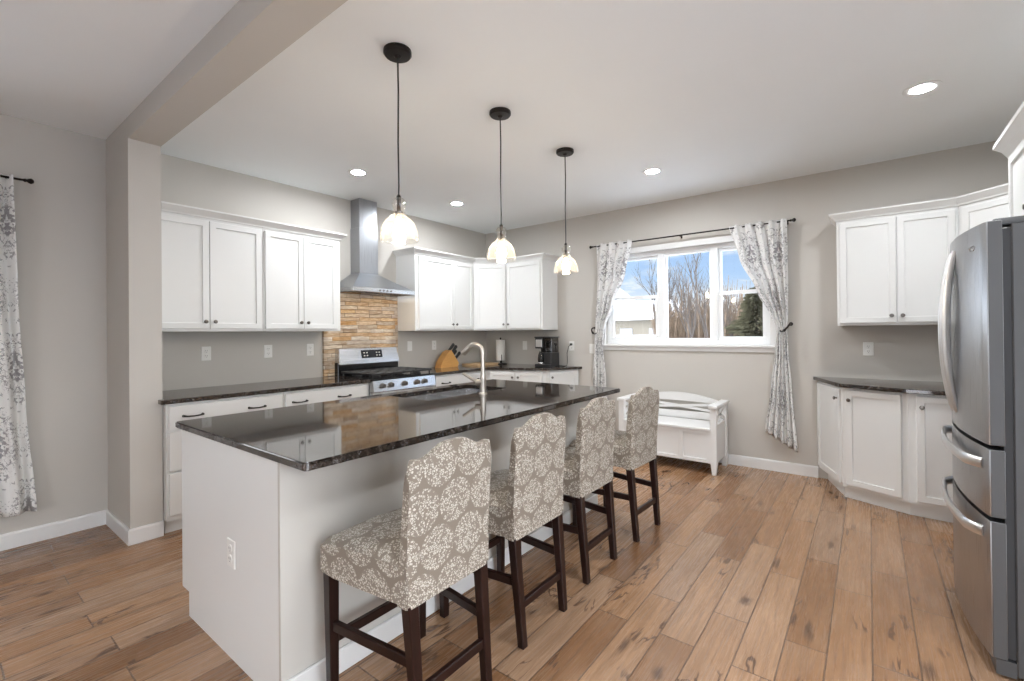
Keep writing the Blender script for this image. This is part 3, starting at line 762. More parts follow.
# ------------------------------------------------------------------ island
IX0, IX1, IY0, IY1 = -2.72, -1.476, 0.783, 3.236
isl = thing('kitchen_island', 'kitchen island with white end panel and greige seating side', 'island', (-2.15, 2.0, 0))
bm = B()
prof = [(-2.585, 0.0), (-2.585, 0.115), (-2.672, 0.115), (-2.672, CT0-0.001), (-1.690, CT0-0.001), (-1.690, 0.0)]
def endpanel(ya, yb):
    b = B(); va = [b.verts.new((x, ya, z)) for x, z in prof]; vb = [b.verts.new((x, yb, z)) for x, z in prof]
    b.faces.new(va); b.faces.new(vb[::-1])
    for i in range(6): b.faces.new((va[i], va[(i+1) % 6], vb[(i+1) % 6], vb[i]))
    return b
build('end_panel', endpanel(0.797, 0.815), M_CAB, isl); build('end_panel', endpanel(3.185, 3.203), M_CAB, isl)
bm = B()
for args in (((-2.645, 0.815, 0.115), (-2.625, 3.185, CT0-0.001)), ((-2.645, 0.815, 0.115), (-1.69, 3.185, 0.135)), ((-2.585, 0.815, 0), (-2.57, 3.185, 0.115)), ((-1.705, 0.815, 0), (-1.69, 3.185, CT0-0.001))): box(bm, *args)
build('body', bm, M_CAB, isl)
build('back_panel', box(B(), (-1.6895, 0.796, 0.0), (-1.674, 3.204, CT0-0.001)), M_WALL, isl)
bm = B(); box(bm, (-1.674, 0.796, 0), (-1.660, 3.204, 0.095), 0.004); build('skirting', bm, M_TRIM, isl)
mI = frame((0, -1), (-2.6455, 3.185, 0))
for k in range(4):
    a = 0.02+k*0.59
    d = build('door', shaker(B(), mI, a, a+0.57, 0.13, 0.70), M_CAB, isl); knob(mI, a+0.54, 0.64, d)
    dr = build('drawer', slab(B(), mI, a, a+0.57, 0.715, 0.865), M_CAB, isl); pull(mI, a+0.285, 0.79, dr)
# island worktop with sink cut-out
SX0, SX1, SY0, SY1 = -2.62, -2.20, 1.98, 2.78
bm = B()
def rr(x0, x1, y0, y1, r, k=6):
    out = []
    for cx_, cy_, a0 in ((x1-r, y1-r, 0), (x0+r, y1-r, 90), (x0+r, y0+r, 180), (x1-r, y0+r, 270)):
        for i in range(k+1):
            a = math.radians(a0+90*i/k); out.append((cx_+r*math.cos(a), cy_+r*math.sin(a)))
    return out
outer = rr(IX0-0.006, IX1, IY0, IY1, 0.016); inner = rr(SX0, SX1, SY0, SY1, 0.03)
def ringface(z):
    ov = [bm.verts.new((*p, z)) for p in outer]; iv = [bm.verts.new((*p, z)) for p in inner]
    k = 7
    fs = []
    n_ = len(outer)
    for i in range(n_):
        j = (i+1) % n_
        fs.append(bm.faces.new((ov[i], ov[j], iv[j], iv[i])))
    return ov, iv
ot, it = ringface(CT1); ob, ib = ringface(CT0)
n_ = len(outer)
es = []
for i in range(n_):
    j = (i+1) % n_
    bm.faces.new((ob[i], ob[j], ot[j], ot[i])); bm.faces.new((ib[j], ib[i], it[i], it[j]))
bm.edges.ensure_lookup_table()
oset = set(ot) | set(ob)
tb = [e for e in bm.edges if (e.verts[0] in set(ot) and e.verts[1] in set(ot)) or (e.verts[0] in set(ob) and e.verts[1] in set(ob))]
bmesh.ops.bevel(bm, geom=tb, offset=0.005, segments=2, affect='EDGES')
tag(build('worktop', bm, M_GRANITE, smooth=False), 'large dark polished granite worktop on the island', 'worktop')
# sink
sk = thing('kitchen_sink', 'undermount double bowl sink in the island worktop', 'sink', ((SX0+SX1)/2, (SY0+SY1)/2, 0.70))
def bowl(x0, x1, y0, y1, zt, zb):
    b = B(); o = rr(x0-0.015, x1+0.015, y0-0.008, y1+0.008, 0.04); i1 = rr(x0, x1, y0, y1, 0.035); i2 = rr(x0+0.015, x1-0.015, y0+0.015, y1-0.015, 0.05)
    L = [[b.verts.new((*p, z)) for p in q] for q, z in ((o, zb-0.004), (o, zt), (i1, zt), (i1, zb+0.02), (i2, zb))]
    for a, c in zip(L[:-1], L[1:]):
        for i in range(len(o)):
            j = (i+1) % len(o); b.faces.new((a[i], a[j], c[j], c[i]))
    b.faces.new(L[-1]); b.faces.new(L[0][::-1]); return b
build('bowl', bowl(SX0, SX1, SY0, 2.345, CT0-0.001, 0.70), M_SINK, sk, smooth=True)
build('bowl', bowl(SX0, SX1, 2.375, SY1, CT0-0.001, 0.70), M_SINK, sk, smooth=True)
for yy in (2.16, 2.58):
    bm = B(); lathe(bm, [(0.045, 0), (0.043, 0.004), (0.02, 0.002), (0, 0.002)], (-2.40, yy, 0.7005), seg=18); build('drain', bm, M_CHROME, sk, smooth=True)
# faucet
fb = Vector((-2.115, 2.40, CT1))
fc = thing('kitchen_faucet', 'brushed nickel gooseneck faucet behind the island sink', 'faucet', fb)
bm = B(); lathe(bm, [(0.030, 0), (0.030, 0.008), (0.023, 0.014), (0.021, 0.10), (0.022, 0.11), (0.019, 0.135), (0.0165, 0.15)], fb, seg=20); build('base', bm, M_NICKEL, fc, smooth=True)
dirv = Vector((-0.92, -0.38, 0)).normalized()
pts = [fb+Vector((0, 0, z)) for z in (0.14, 0.20, 0.27)]
for k in range(0, 15):
    a = PI*k/18*1.02
    pts.append(fb + dirv*(0.058-0.058*math.cos(a)) + Vector((0, 0, 0.288+0.058*math.sin(a))))
bm = B(); tube(bm, pts, 0.0155, 12); build('spout', bm, M_NICKEL, fc, smooth=True)
tip = pts[-1]; dn = (pts[-1]-pts[-2]).normalized()
bm = B(); tube(bm, [tip-dn*0.004, tip+dn*0.02, tip+dn*0.055, tip+dn*0.06], [0.0165, 0.018, 0.020, 0.017], 14); build('spray_head', bm, M_NICKEL, fc, smooth=True)
bm = B(); s = fb+Vector((0, 0, 0.085)); hdv = Vector((-0.75, -0.66, 0)).normalized()
tube(bm, [s+hdv*0.005, s+hdv*0.05, s+hdv*0.055], [0.019, 0.019, 0.015], 14)
tube(bm, [s+hdv*0.045+Vector((0, 0, 0.005)), s+hdv*0.075+Vector((0, 0, 0.02)), s+hdv*0.14+Vector((0, 0, 0.062))], [0.011, 0.010, 0.009], 10)
build('lever', bm, M_NICKEL, fc, smooth=True)

# ------------------------------------------------------------------ outlets
def outlet(label, p, u, kind='outlet', switch=False, loc_only=False):
    t = thing('wall_switch' if switch else 'power_outlet', label, 'switch' if switch else 'outlet', p, 0, 'white wall plates')
    m = frame(u, p); bm = B(); box(bm, (-0.036, -0.006, -0.058), (0.036, 0, 0.058), 0.003); bm.transform(m); build('plate', bm, M_PLATE, t)
    if switch:
        bm = B(); box(bm, (-0.016, -0.010, -0.033), (0.016, -0.005, 0.033), 0.002); bm.transform(m); build('rocker', bm, M_PLATE, t)
    else:
        for dz in (-0.021, 0.021):
            bm = B(); lathe(bm, [(0.017, 0), (0.017, 0.0025), (0.015, 0.0035), (0, 0.0035)], seg=16, mtx=m @ Matrix.Translation((0, -0.0055, dz)) @ Matrix.Rotation(PI/2, 4, 'X'))
            rc = build('receptacle', bm, M_PLATE, t)
            bm = B()
            for dx in (-0.006, 0.006): box(bm, (dx-0.0013, -0.0098, dz-0.001), (dx+0.0013, -0.0088, dz+0.008))
            lathe(bm, [(0.0025, 0), (0.0025, 0.001), (0, 0.001)], seg=8, mtx=Matrix.Translation((0, -0.0088, dz-0.009)) @ Matrix.Rotation(PI/2, 4, 'X'))
            bm.transform(m); build('slots', bm, M_SLOT, rc)
    return t
outlet('white outlet on the stove wall nearest the partition wall', (W1, 1.466, 1.19), (0, 1))
outlet('white outlet on the stove wall, second from the partition wall', (W1, 1.963, 1.19), (0, 1))
outlet('white outlet on the stove wall just left of the stone', (W1, 2.362, 1.19), (0, 1))
outlet('white switch on the stove wall just right of the stone', (W1, 3.60, 1.19), (0, 1), switch=True)
outlet('white outlet on the stove wall behind the knife block', (W1, 3.99, 1.19), (0, 1))
outlet('white switch on the window wall between paper towel and coffee maker', (-3.65, W2, 1.165), (1, 0), switch=True)
outlet('white outlet on the window wall with a black plug in it', (-2.926, W2, 1.165), (1, 0))
outlet('white switch on the window wall beside the left curtain', (-2.645, W2, 1.135), (1, 0), switch=True)
outlet('white outlet above the right counter beside the fridge', (-0.005, W2, 1.17), (1, 0))
outlet('white outlet low on the island end panel', (-2.09, 0.797, 0.44), (1, 0))

# ------------------------------------------------------------------ things on the worktops
t = thing('paper_towel_holder', 'dark paper towel holder standing in the counter corner', 'paper towel holder', (-3.95, 4.85, CT1))
bm = B(); lathe(bm, [(0.085, 0), (0.085, 0.008), (0.07, 0.014), (0.014, 0.016), (0.012, 0.05)], (-3.95, 4.85, CT1), seg=24); build('base', bm, M_BLACKMETAL, t, smooth=True)
bm = B(); tube(bm, [(-3.95, 4.85, CT1+0.01), (-3.95, 4.85, CT1+0.345)], 0.008, 10); lathe(bm, [(0.008, 0), (0.014, 0.008), (0.008, 0.018), (0, 0.02)], (-3.95, 4.85, CT1+0.34), seg=12); build('rod', bm, M_BLACKMETAL, t, smooth=True)
bm = B(); tube(bm, [(-3.89, 4.80, CT1+0.01), (-3.88, 4.785, CT1+0.10), (-3.885, 4.79, CT1+0.13)], 0.005, 8); build('arm', bm, M_BLACKMETAL, t, smooth=True)
bm = B(); lathe(bm, [(0.022, 0), (0.062, 0), (0.064, 0.004), (0.064, 0.274), (0.062, 0.278), (0.022, 0.278)], (-3.95, 4.85, CT1+0.05), seg=28)
tag(build('paper_towel_roll', bm, M_PAPER, smooth=True), 'white paper towel roll on the dark holder in the corner', 'paper towel')
# knife block
kb = thing('knife_block', 'honey coloured wooden knife block beside the stove', 'knife block', (-4.17, 4.06, CT1))
bm = B(); prof2 = [(3.90, 0), (4.20, 0), (4.215, 0.05), (4.085, 0.215), (4.025, 0.185), (3.925, 0.07)]
va = [bm.verts.new((-4.225, y, CT1+z)) for y, z in prof2]; vb = [bm.verts.new((-4.115, y, CT1+z)) for y, z in prof2]
bm.faces.new(va); bm.faces.new(vb[::-1])
for i in range(6): bm.faces.new((va[i], va[(i+1) % 6], vb[(i+1) % 6], vb[i]))
bmesh.ops.bevel(bm, geom=list(bm.edges), offset=0.004, segments=2, affect='EDGES'); build('block', bm, M_BLOCK, kb)
kdir = Vector((0, 0.74, 0.67)).normalized()
sl = [((-4.195, 4.10, 0.188), 'black handled chef knife, highest in the block', 0.145), ((-4.145, 4.11, 0.175), 'black handled knife beside the highest one in the block', 0.13),
      ((-4.195, 4.155, 0.118), 'black handled knife in the lower row of the block, further from the room', 0.125), ((-4.14, 4.17, 0.098), 'black handled knife in the lower row of the block, nearest the room', 0.12)]
for (px, py, pz), lab, ln in sl:
    kt = thing('knife', lab, 'knife', (px, py, CT1+pz), 0, 'knives in the block')
    p = Vector((px, py, CT1+pz))
    bm = B(); tube(bm, [p-kdir*0.004, p+kdir*0.02, p+kdir*ln*0.6, p+kdir*ln*0.92, p+kdir*ln], [0.018, 0.019, 0.021, 0.024, 0.016], 10, flat=0.6, up=(0, -0.67, 0.74)); build('handle', bm, M_BLACKPLASTIC, kt, smooth=True)
    bm = B(); tube(bm, [p+kdir*0.001, p+kdir*0.006], 0.013, 10, flat=0.6, up=(0, -0.67, 0.74)); build('bolster', bm, M_CHROME, kt, smooth=True)
# cutting board
bm = B(); prism(bm, rr(-4.24, -3.93, 4.38, 4.82, 0.03), CT1+0.0005, CT1+0.022, 0.003); tag(build('cutting_board', bm, M_BOARD), 'tan wooden cutting board lying in front of the paper towel', 'cutting board')
# coffee maker
cm = thing('coffee_maker', 'black and steel drip coffee maker on the counter below the end wall cabinet', 'coffee maker', (-3.15, 4.78, CT1))
z = CT1
build('base', box(B(), (-3.30, 4.66, z), (-3.01, 4.90, z+0.035), 0.008, 2), M_BLACKPLASTIC, cm)
build('column', box(B(), (-3.30, 4.82, z+0.03), (-3.165, 4.90, z+0.30), 0.006, 2), M_BLACKPLASTIC, cm)
build('brew_head', box(B(), (-3.30, 4.67, z+0.225), (-3.155, 4.90, z+0.36), 0.010, 2), M_BLACKPLASTIC, cm)
build('steel_band', box(B(), (-3.285, 4.664, z+0.245), (-3.17, 4.672, z+0.335), 0.003), M_HANDLE, cm)
build('lid', box(B(), (-3.305, 4.66, z+0.355), (-3.005, 4.905, z+0.372), 0.006, 2), M_BLACKPLASTIC, cm)
build('water_tank', box(B(), (-3.145, 4.70, z+0.17), (-3.015, 4.895, z+0.355), 0.010, 2), M_CARAFE, cm)
build('tank_base', box(B(), (-3.15, 4.69, z+0.03), (-3.01, 4.90, z+0.175), 0.008, 2), M_BLACKPLASTIC, cm)
bm = B(); lathe(bm, [(0.045, 0), (0.056, 0.02), (0.058, 0.06), (0.05, 0.11), (0.036, 0.14), (0.038, 0.15)], (-3.228, 4.74, z+0.037), seg=22); ca = build('carafe', bm, M_CARAFE, cm, smooth=True)
bm = B(); tube(bm, [(-3.205, 4.69, z+0.165), (-3.19, 4.655, z+0.155), (-3.19, 4.645, z+0.10), (-3.205, 4.685, z+0.065)], 0.008, 8); build('carafe_handle', bm, M_BLACKPLASTIC, ca, smooth=True)
bm = B(); lathe(bm, [(0.06, 0), (0.062, 0.012), (0.0585, 0.02)], (-3.228, 4.74, z+0.036), seg=22); build('warming_ring', bm, M_CHROME, cm, smooth=True)
cm.scale = (0.80, 0.85, 1.0); ORI[cm.name] = Matrix.Translation((-3.15, 4.78, CT1)) @ Matrix.Diagonal((0.80, 0.85, 1.0, 1.0))
# power cord with plug
bm = B(); box(bm, (-2.942, W2-0.034, 1.172), (-2.912, W2-0.0095, 1.20), 0.004)
tube(bm, [(-2.93, W2-0.03, 1.176), (-2.945, W2-0.05, 1.16), (-2.965, W2-0.055, 1.08), (-2.965, W2-0.05, 0.98), (-2.965, W2-0.06, 0.925), (-2.99, W2-0.08, 0.920), (-3.05, W2-0.06, 0.920), (-3.12, W2-0.055, 0.920), (-3.14, W2-0.085, 0.925), (-3.13, W2-0.098, 0.935)], 0.0045, 8)
build('power_cord', bm, M_BLACKPLASTIC, cm, smooth=True)

# ------------------------------------------------------------------ pendants
GRP_P = 'glass pendant lights over the island'
def make_pendant():
    t = thing('pendant_light', '', 'pendant light', (0, 0, 0), 0, GRP_P)
    bm = B(); lathe(bm, [(0.0, 0), (0.068, 0), (0.069, -0.004), (0.069, -0.018), (0.062, -0.027), (0.018, -0.029), (0.012, -0.038), (0.0, -0.039)], (0, 0, H-0.0005), seg=32); build('ceiling_canopy', bm, M_BLACKMETAL, t, smooth=True, local=True)
    bm = B(); zt = 2.018
    tube(bm, [(0, 0, H-0.035), (0.002, 0.001, 2.55), (-0.002, 0, 2.3), (0.001, 0, 2.1), (0, 0, zt)], 0.0042, 8); build('cord', bm, M_BLACKPLASTIC, t, smooth=True, local=True)
    bm = B(); lathe(bm, [(0.006, 0.02), (0.012, 0.012), (0.012, -0.005), (0.010, -0.01), (0.010, -0.062), (0.020, -0.066), (0.021, -0.092), (0.017, -0.098), (0, -0.098)], (0, 0, zt-0.005), seg=18); build('socket', bm, M_BLACKMETAL, t, smooth=True, local=True)
    prof = [(0.013, 0.0), (0.024, -0.004), (0.034, -0.018), (0.037, -0.032), (0.033, -0.050), (0.025, -0.062), (0.027, -0.067), (0.033, -0.074), (0.031, -0.080), (0.033, -0.086), (0.048, -0.098), (0.066, -0.114), (0.080, -0.136), (0.0895, -0.162), (0.094, -0.192), (0.0945, -0.212), (0.093, -0.217)]
    inner = [(r-0.003, h) for r, h in reversed(prof)]
    bm = B(); lathe(bm, prof+inner, (0, 0, zt), seg=36, cap=False); build('glass_shade', bm, M_SHADE, t, smooth=True, local=True)
    bm = B(); lathe(bm, [(0.011, 0.0), (0.012, -0.012), (0.020, -0.030), (0.029, -0.050), (0.031, -0.064), (0.027, -0.080), (0.014, -0.092), (0, -0.095)], (0, 0, zt-0.105), seg=20); build('bulb', bm, M_BULB, t, smooth=True, local=True)
    return t
def copy_tree(o, parent=None):
    c = o.copy(); COL.objects.link(c)
    if parent is not None: c.parent = parent
    for ch in list(o.children): copy_tree(ch, c)
    return c
p0 = make_pendant()
for i, (x, y, lab) in enumerate(((-1.85, 1.478, 'glass bell pendant light hanging nearest the near end of the island'), (-1.855, 2.295, 'middle glass bell pendant light above the island'), (-1.86, 3.10, 'glass bell pendant light nearest the window'))):
    o = p0 if i == 0 else copy_tree(p0)
    o.location = (x, y, 0); o['label'] = lab

# ------------------------------------------------------------------ recessed lights
GRP_C = 'recessed ceiling lights'
def make_can():
    t = thing('recessed_light', '', 'ceiling light', (0, 0, 0), 0, GRP_C)
    bm = B(); lathe(bm, [(0.090, 0), (0.088, -0.004), (0.070, -0.007), (0.055, -0.003), (0.055, 0)], (0, 0, H-0.0005), seg=32, cap=False); build('trim_ring', bm, M_VINYL, t, smooth=True, local=True)
    bm = B(); lathe(bm, [(0.055, 0), (0.052, -0.001), (0, -0.0015)], (0, 0, H-0.002), seg=32); build('lens', bm, M_CANLIGHT, t, local=True)
    return t
c0_ = make_can()
CANS = [(-3.525, 2.375, 'recessed ceiling light nearest the range hood'), (-3.545, 3.62, 'recessed ceiling light above the corner cabinets'), (-1.50, 3.99, 'recessed ceiling light in front of the window'), (0.262, 3.63, 'recessed ceiling light above the fridge side of the floor'),
        (0.262, 1.75, 'added unseen recessed ceiling light above the walkway beside the stools'), (-0.6, -0.9, 'added unseen recessed ceiling light in the next room behind the island')]  # these two lamps are out of view, added to brighten the room
for i, (x, y, lab) in enumerate(CANS):
    o = c0_ if i == 0 else copy_tree(c0_)
    o.location = (x, y, 0); o['label'] = lab

# ------------------------------------------------------------------ stools
GRP_S = 'upholstered counter stools along the island'
def make_stool():
    """local: +x towards the room (back), origin on the floor at the middle of the back edge"""
    t = thing('bar_stool', '', 'stool', (0, 0, 0), 0, GRP_S)
    # seat: trapezoid, front at x=-0.43
    bm = B()
    def sec(x, hw, zt, zb, ins=0.0): return [(x, -hw, zb), (x, hw, zb), (x, hw, zt-0.02), (x, hw*0.86, zt), (x, 0, zt+0.012), (x, -hw*0.86, zt), (x, -hw, zt-0.02)]
    secs = [sec(-0.452, 0.226, 0.545, 0.478), sec(-0.438, 0.242, 0.582, 0.470), sec(-0.36, 0.240, 0.603, 0.465), sec(-0.2, 0.222, 0.612, 0.465), sec(-0.03, 0.200, 0.605, 0.465), sec(0.0, 0.197, 0.59, 0.465)]
    L = [[bm.verts.new(p) for p in s] for s in secs]
    for a, c in zip(L[:-1], L[1:]):
        for i in range(7): bm.faces.new((a[i], a[(i+1) % 7], c[(i+1) % 7], c[i]))
    bm.faces.new(L[0][::-1]); bm.faces.new(L[-1])
    build('seat', bm, M_FABRIC, t, smooth=True, local=True, uv=True, angle=50)
    # backrest: slab with camel top, reclined
    bm = B(); N = 25; rows_f = []; hw = 0.198
    def ztop(s):
        s = abs(s)
        if s > 0.985: return 0.918
        e = 0.5+0.5*math.cos(PI*min(1, max(0, (s-0.16)/0.56)))
        return 0.930+0.038*e + (0.006 if s > 0.8 else 0)*0.5
    def xoff(z): return 0.002+0.034*((z-0.455)/0.5)**1.2
    ss = [-1+2*i/(N-1) for i in range(N)]
    for side in (0, 1):
        grid = []
        for k in range(9):
            row = []
            for s in ss:
                zt = ztop(s); z = 0.455+(zt-0.455)*k/8
                th = 0.066-0.016*k/8
                edge = max(0.0, (abs(s)-0.9)/0.1); rnd = 0.012*edge*edge + (0.012 if k == 8 else 0)
                x = xoff(z) - (0 if side == 0 else th)
                x += (-rnd if side == 0 else rnd)
                row.append(bm.verts.new((x, s*hw*(1+0.015*k/8), z)))
            grid.append(row)
        rows_f.append(grid)
    for side, grid in enumerate(rows_f):
        for k in range(8):
            for i in range(N-1):
                f = (grid[k][i], grid[k][i+1], grid[k+1][i+1], grid[k+1][i]); bm.faces.new(f if side == 0 else f[::-1])
    a, c = rows_f
    for k in (0, 8):
        for i in range(N-1): bm.faces.new((a[k][i], a[k][i+1], c[k][i+1], c[k][i]))
    for i in (0, N-1):
        for k in range(8): bm.faces.new((a[k][i], a[k+1][i], c[k+1][i], c[k][i]))
    build('backrest', bm, M_FABRIC, t, smooth=True, local=True, uv=True, angle=50)
    # legs
    def leg(tx, ty, bx, by, w0=0.042, w1=0.033, zt=0.47):
        b = B(); q = lambda x, y, w: [(x-w/2, y-w/2), (x+w/2, y-w/2), (x+w/2, y+w/2), (x-w/2, y+w/2)]
        quadbox(b, [(*p, 0.0) for p in q(bx, by, w1)], [(*p, zt) for p in q(tx, ty, w0)])
        bmesh.ops.bevel(b, geom=list(b.edges), offset=0.003, segments=1, affect='EDGES'); return b
    for sgn in (-1, 1):
        build('leg', leg(-0.414, 0.214*sgn, -0.412, 0.212*sgn), M_DARKWOOD, t, local=True)
        build('leg', leg(-0.022, 0.172*sgn, 0.014, 0.164*sgn), M_DARKWOOD, t, local=True)
    def bar(p, q, w=0.022, h=0.036):
        b = B(); p = Vector(p); q = Vector(q); d = (q-p).normalized(); up = Vector((0, 0, 1)); s = d.cross(up).normalized()*w/2; u = up*h/2
        quadbox(b, [p-s-u, p+s-u, p+s+u, p-s+u], [q-s-u, q+s-u, q+s+u, q-s+u])
        bmesh.ops.bevel(b, geom=list(b.edges), offset=0.003, segments=1, affect='EDGES'); return b
    for sgn in (-1, 1): build('stretcher', bar((-0.398, 0.212*sgn, 0.27), (-0.022, 0.168*sgn, 0.27)), M_DARKWOOD, t, local=True)
    build('stretcher', bar((-0.412, -0.205, 0.215), (-0.412, 0.205, 0.215)), M_DARKWOOD, t, local=True)
    build('stretcher', bar((0.0, -0.155, 0.17), (0.0, 0.155, 0.17)), M_DARKWOOD, t, local=True)
    return t
s0 = make_stool()
STOOLS = [(-1.168, 1.152, 0.0, 'taupe medallion counter stool nearest the near end of the island'), (-1.193, 1.742, 0.0, 'taupe medallion counter stool second from the near end of the island'),
          (-1.218, 2.352, 0.0, 'taupe medallion counter stool third from the near end of the island'), (-1.193, 2.978, -0.05, 'taupe medallion counter stool at the far end, nearest the white bench')]
for i, (x, y, a, lab) in enumerate(STOOLS):
    o = s0 if i == 0 else copy_tree(s0)
    o.location = (x, y, 0); o.rotation_euler = (0, 0, a); o['label'] = lab

# ------------------------------------------------------------------ bench
bn = thing('storage_bench', 'white wooden storage bench with crossed back under the window', 'bench', (-1.56, 4.75, 0))
bx0, bx1, by0, by1 = -2.08, -1.118, 4.50, 4.955
for x in (bx0, bx1-0.055):
    bm = B(); quadbox(bm, [(x+0.012, by0+0.006, 0), (x+0.043, by0+0.006, 0), (x+0.043, by0+0.045, 0), (x+0.012, by0+0.045, 0)],
                      [(x, by0, 0.11), (x+0.055, by0, 0.11), (x+0.055, by0+0.055, 0.11), (x, by0+0.055, 0.11)])
    box(bm, (x, by0, 0.11), (x+0.055, by0+0.055, 0.62)); build('leg', bm, M_TRIM, bn)
    bm = B(); box(bm, (x+0.005, by1-0.055, 0), (x+0.05, by1, 0.62)); build('leg', bm, M_TRIM, bn)
    bm = B(); ax = x+0.0275
    box(bm, (x-0.012, by0-0.02, 0.618), (x+0.067, by1, 0.648), 0.006, 2); build('armrest', bm, M_TRIM, bn)
    bm = B(); box(bm, (ax-0.012, by0+0.05, 0.105), (ax+0.012, by1-0.05, 0.455))
    for sg in (1, -1):
        ya, yb = by0+0.05, by1-0.05; za, zb = (0.455, 0.618) if sg == 1 else (0.618, 0.455)
        quadbox(bm, [(ax-0.009, ya, za-0.016*0), (ax+0.009, ya, za), (ax+0.009, ya+0.0, za+0.032*sg), (ax-0.009, ya, za+0.032*sg)],
                [(ax-0.009, yb, zb-0.032*sg), (ax+0.009, yb, zb-0.032*sg), (ax+0.009, yb, zb), (ax-0.009, yb, zb)])
    build('side_panel', bm, M_TRIM, bn)
bm = box(B(), (bx0+0.05, by0-0.012, 0.405), (bx1-0.05, by1-0.06, 0.432), 0.006, 2); build('seat_lid', bm, M_TRIM, bn)
mB = frame((1, 0), (0, by0+0.03, 0)); bm = B()
n3 = 3; xa, xb = bx0+0.055, bx1-0.055; w = (xb-xa)/n3
for k in range(n3): shaker(bm, mB, xa+k*w, xa+(k+1)*w, 0.105, 0.405, t=0.022, fr=0.042, rec=0.014)
build('front_panel', bm, M_TRIM, bn)
build('box_floor', box(B(), (xa, by0+0.03, 0.11), (xb, by1-0.03, 0.125)), M_TRIM, bn)
bm = B(); N = 20; top_, bot_ = [], []
for k in range(N+1):
    s = -1+2*k/N; x = (bx0+bx1)/2+s*(bx1-bx0-0.11)/2
    zt = 0.625+0.072*(1-s*s); zb = 0.60+0.012*(1-s*s)
    top_.append((x, zt)); bot_.append((x, zb))
for y in (by1-0.045, by1-0.02): pass
ring_ = top_+bot_[::-1]
va = [bm.verts.new((x, by1-0.045, z)) for x, z in ring_]; vb = [bm.verts.new((x, by1-0.02, z)) for x, z in ring_]
m_ = len(ring_)
for k in range(N):
    a_, b_, c_, d_ = k, k+1, m_-2-k, m_-1-k
    bm.faces.new((va[a_], va[b_], va[c_], va[d_])); bm.faces.new((vb[d_], vb[c_], vb[b_], vb[a_]))
for k in range(m_): bm.faces.new((va[k], vb[k], vb[(k+1) % m_], va[(k+1) % m_]))
build('back_rail', bm, M_TRIM, bn)
build('lower_rail', box(B(), (bx0+0.05, by1-0.045, 0.43), (bx1-0.05, by1-0.02, 0.505), 0.003), M_TRIM, bn)
bm = B()
for za, zb, yo in ((0.503, 0.585, 0.0), (0.585, 0.503, 0.006)):
    xa_, xb_ = bx0+0.055, bx1-0.055; ya_, yb_ = by1-0.042+yo, by1-0.032+yo
    quadbox(bm, [(xa_, ya_, za), (xa_, yb_, za), (xa_, yb_, za+0.024), (xa_, ya_, za+0.024)], [(xb_, ya_, zb), (xb_, yb_, zb), (xb_, yb_, zb+0.024), (xb_, ya_, zb+0.024)])
build('back_lattice', bm, M_TRIM, bn)

# ------------------------------------------------------------------ curtains
def curtain(name, keys, normal_axis, base, label, folds, group, amp=0.022, nv=60, nu=72, cloth_w=0.9, hem=None):
    """keys: (z, a, b, depth): edges a..b along the wall at height z, distance from the wall"""
    bm = B(); uvs = {}
    keys = sorted(keys, reverse=True); rows_ = []
    def interp(z):
        for (z1, *p1), (z2, *p2) in zip(keys[:-1], keys[1:]):
            if z2 <= z <= z1:
                t = (z1-z)/(z1-z2); t2 = t*t*(3-2*t)*0.6+t*0.4
                return [q1+(q2-q1)*t2 for q1, q2 in zip(p1, p2)]
        return list(keys[-1][1:])
    zt, zb = keys[0][0], keys[-1][0]
    for j in range(nv+1):
        z = zt+(zb-zt)*j/nv; a, b, dep = interp(z); row = []
        wdt = abs(b-a)
        for i in range(nu+1):
            s = i/nu
            am = min(amp*1.3, 0.35*wdt/folds*1.6)
            off = am*(math.sin(2*PI*folds*s+0.5*math.sin(j*0.11))+0.35*math.sin(2*PI*folds*2.3*s+1.1+j*0.02))
            al = a+(b-a)*s
            zz = z + (hem(s)*max(0, (j/nv-0.75)/0.25) if hem else 0)
            if normal_axis == 'y': co = (al, base-dep+off, zz)
            else: co = (base+dep+off, al, zz)
            v = bm.verts.new(co); uvs[v] = (s*cloth_w, z); row.append(v)
        rows_.append(row)
    uvl = bm.loops.layers.uv.new('UVMap')
    for j in range(nv):
        for i in range(nu):
            f = bm.faces.new((rows_[j][i], rows_[j][i+1], rows_[j+1][i+1], rows_[j+1][i]))
            for l in f.loops: l[uvl].uv = uvs[l.vert]
    bmesh.ops.recalc_face_normals(bm, faces=bm.faces)
    o = build(name, bm, M_CURTAIN, smooth=True, fix=False, angle=180)
    md = o.modifiers.new('cloth', 'SOLIDIFY'); md.thickness = 0.0016
    return tag(o, label, 'curtain', group)
GC = 'grey damask curtain panels at the bench window'
curtain('curtain', [(2.362, -2.525, -2.085, 0.104), (2.0, -2.535, -2.185, 0.08), (1.65, -2.555, -2.33, 0.075), (1.36, -2.575, -2.455, 0.06), (1.2, -2.585, -2.475, 0.06), (0.8, -2.60, -2.43, 0.065), (0.33, -2.62, -2.40, 0.07)],
        'y', W2, 'white and grey damask curtain tied back at the left of the bench window', 4, GC, cloth_w=0.55)
curtain('curtain', [(2.362, -1.08, -0.585, 0.104), (2.05, -1.0, -0.585, 0.08), (1.7, -0.845, -0.585, 0.075), (1.50, -0.745, -0.59, 0.065), (1.36, -0.685, -0.598, 0.06), (1.15, -0.70, -0.59, 0.06), (0.8, -0.735, -0.565, 0.065), (0.30, -0.79, -0.525, 0.07)],
        'y', W2, 'white and grey damask curtain tied back at the right of the bench window', 5, GC, cloth_w=0.62, hem=lambda s: 0.08-0.16*s)
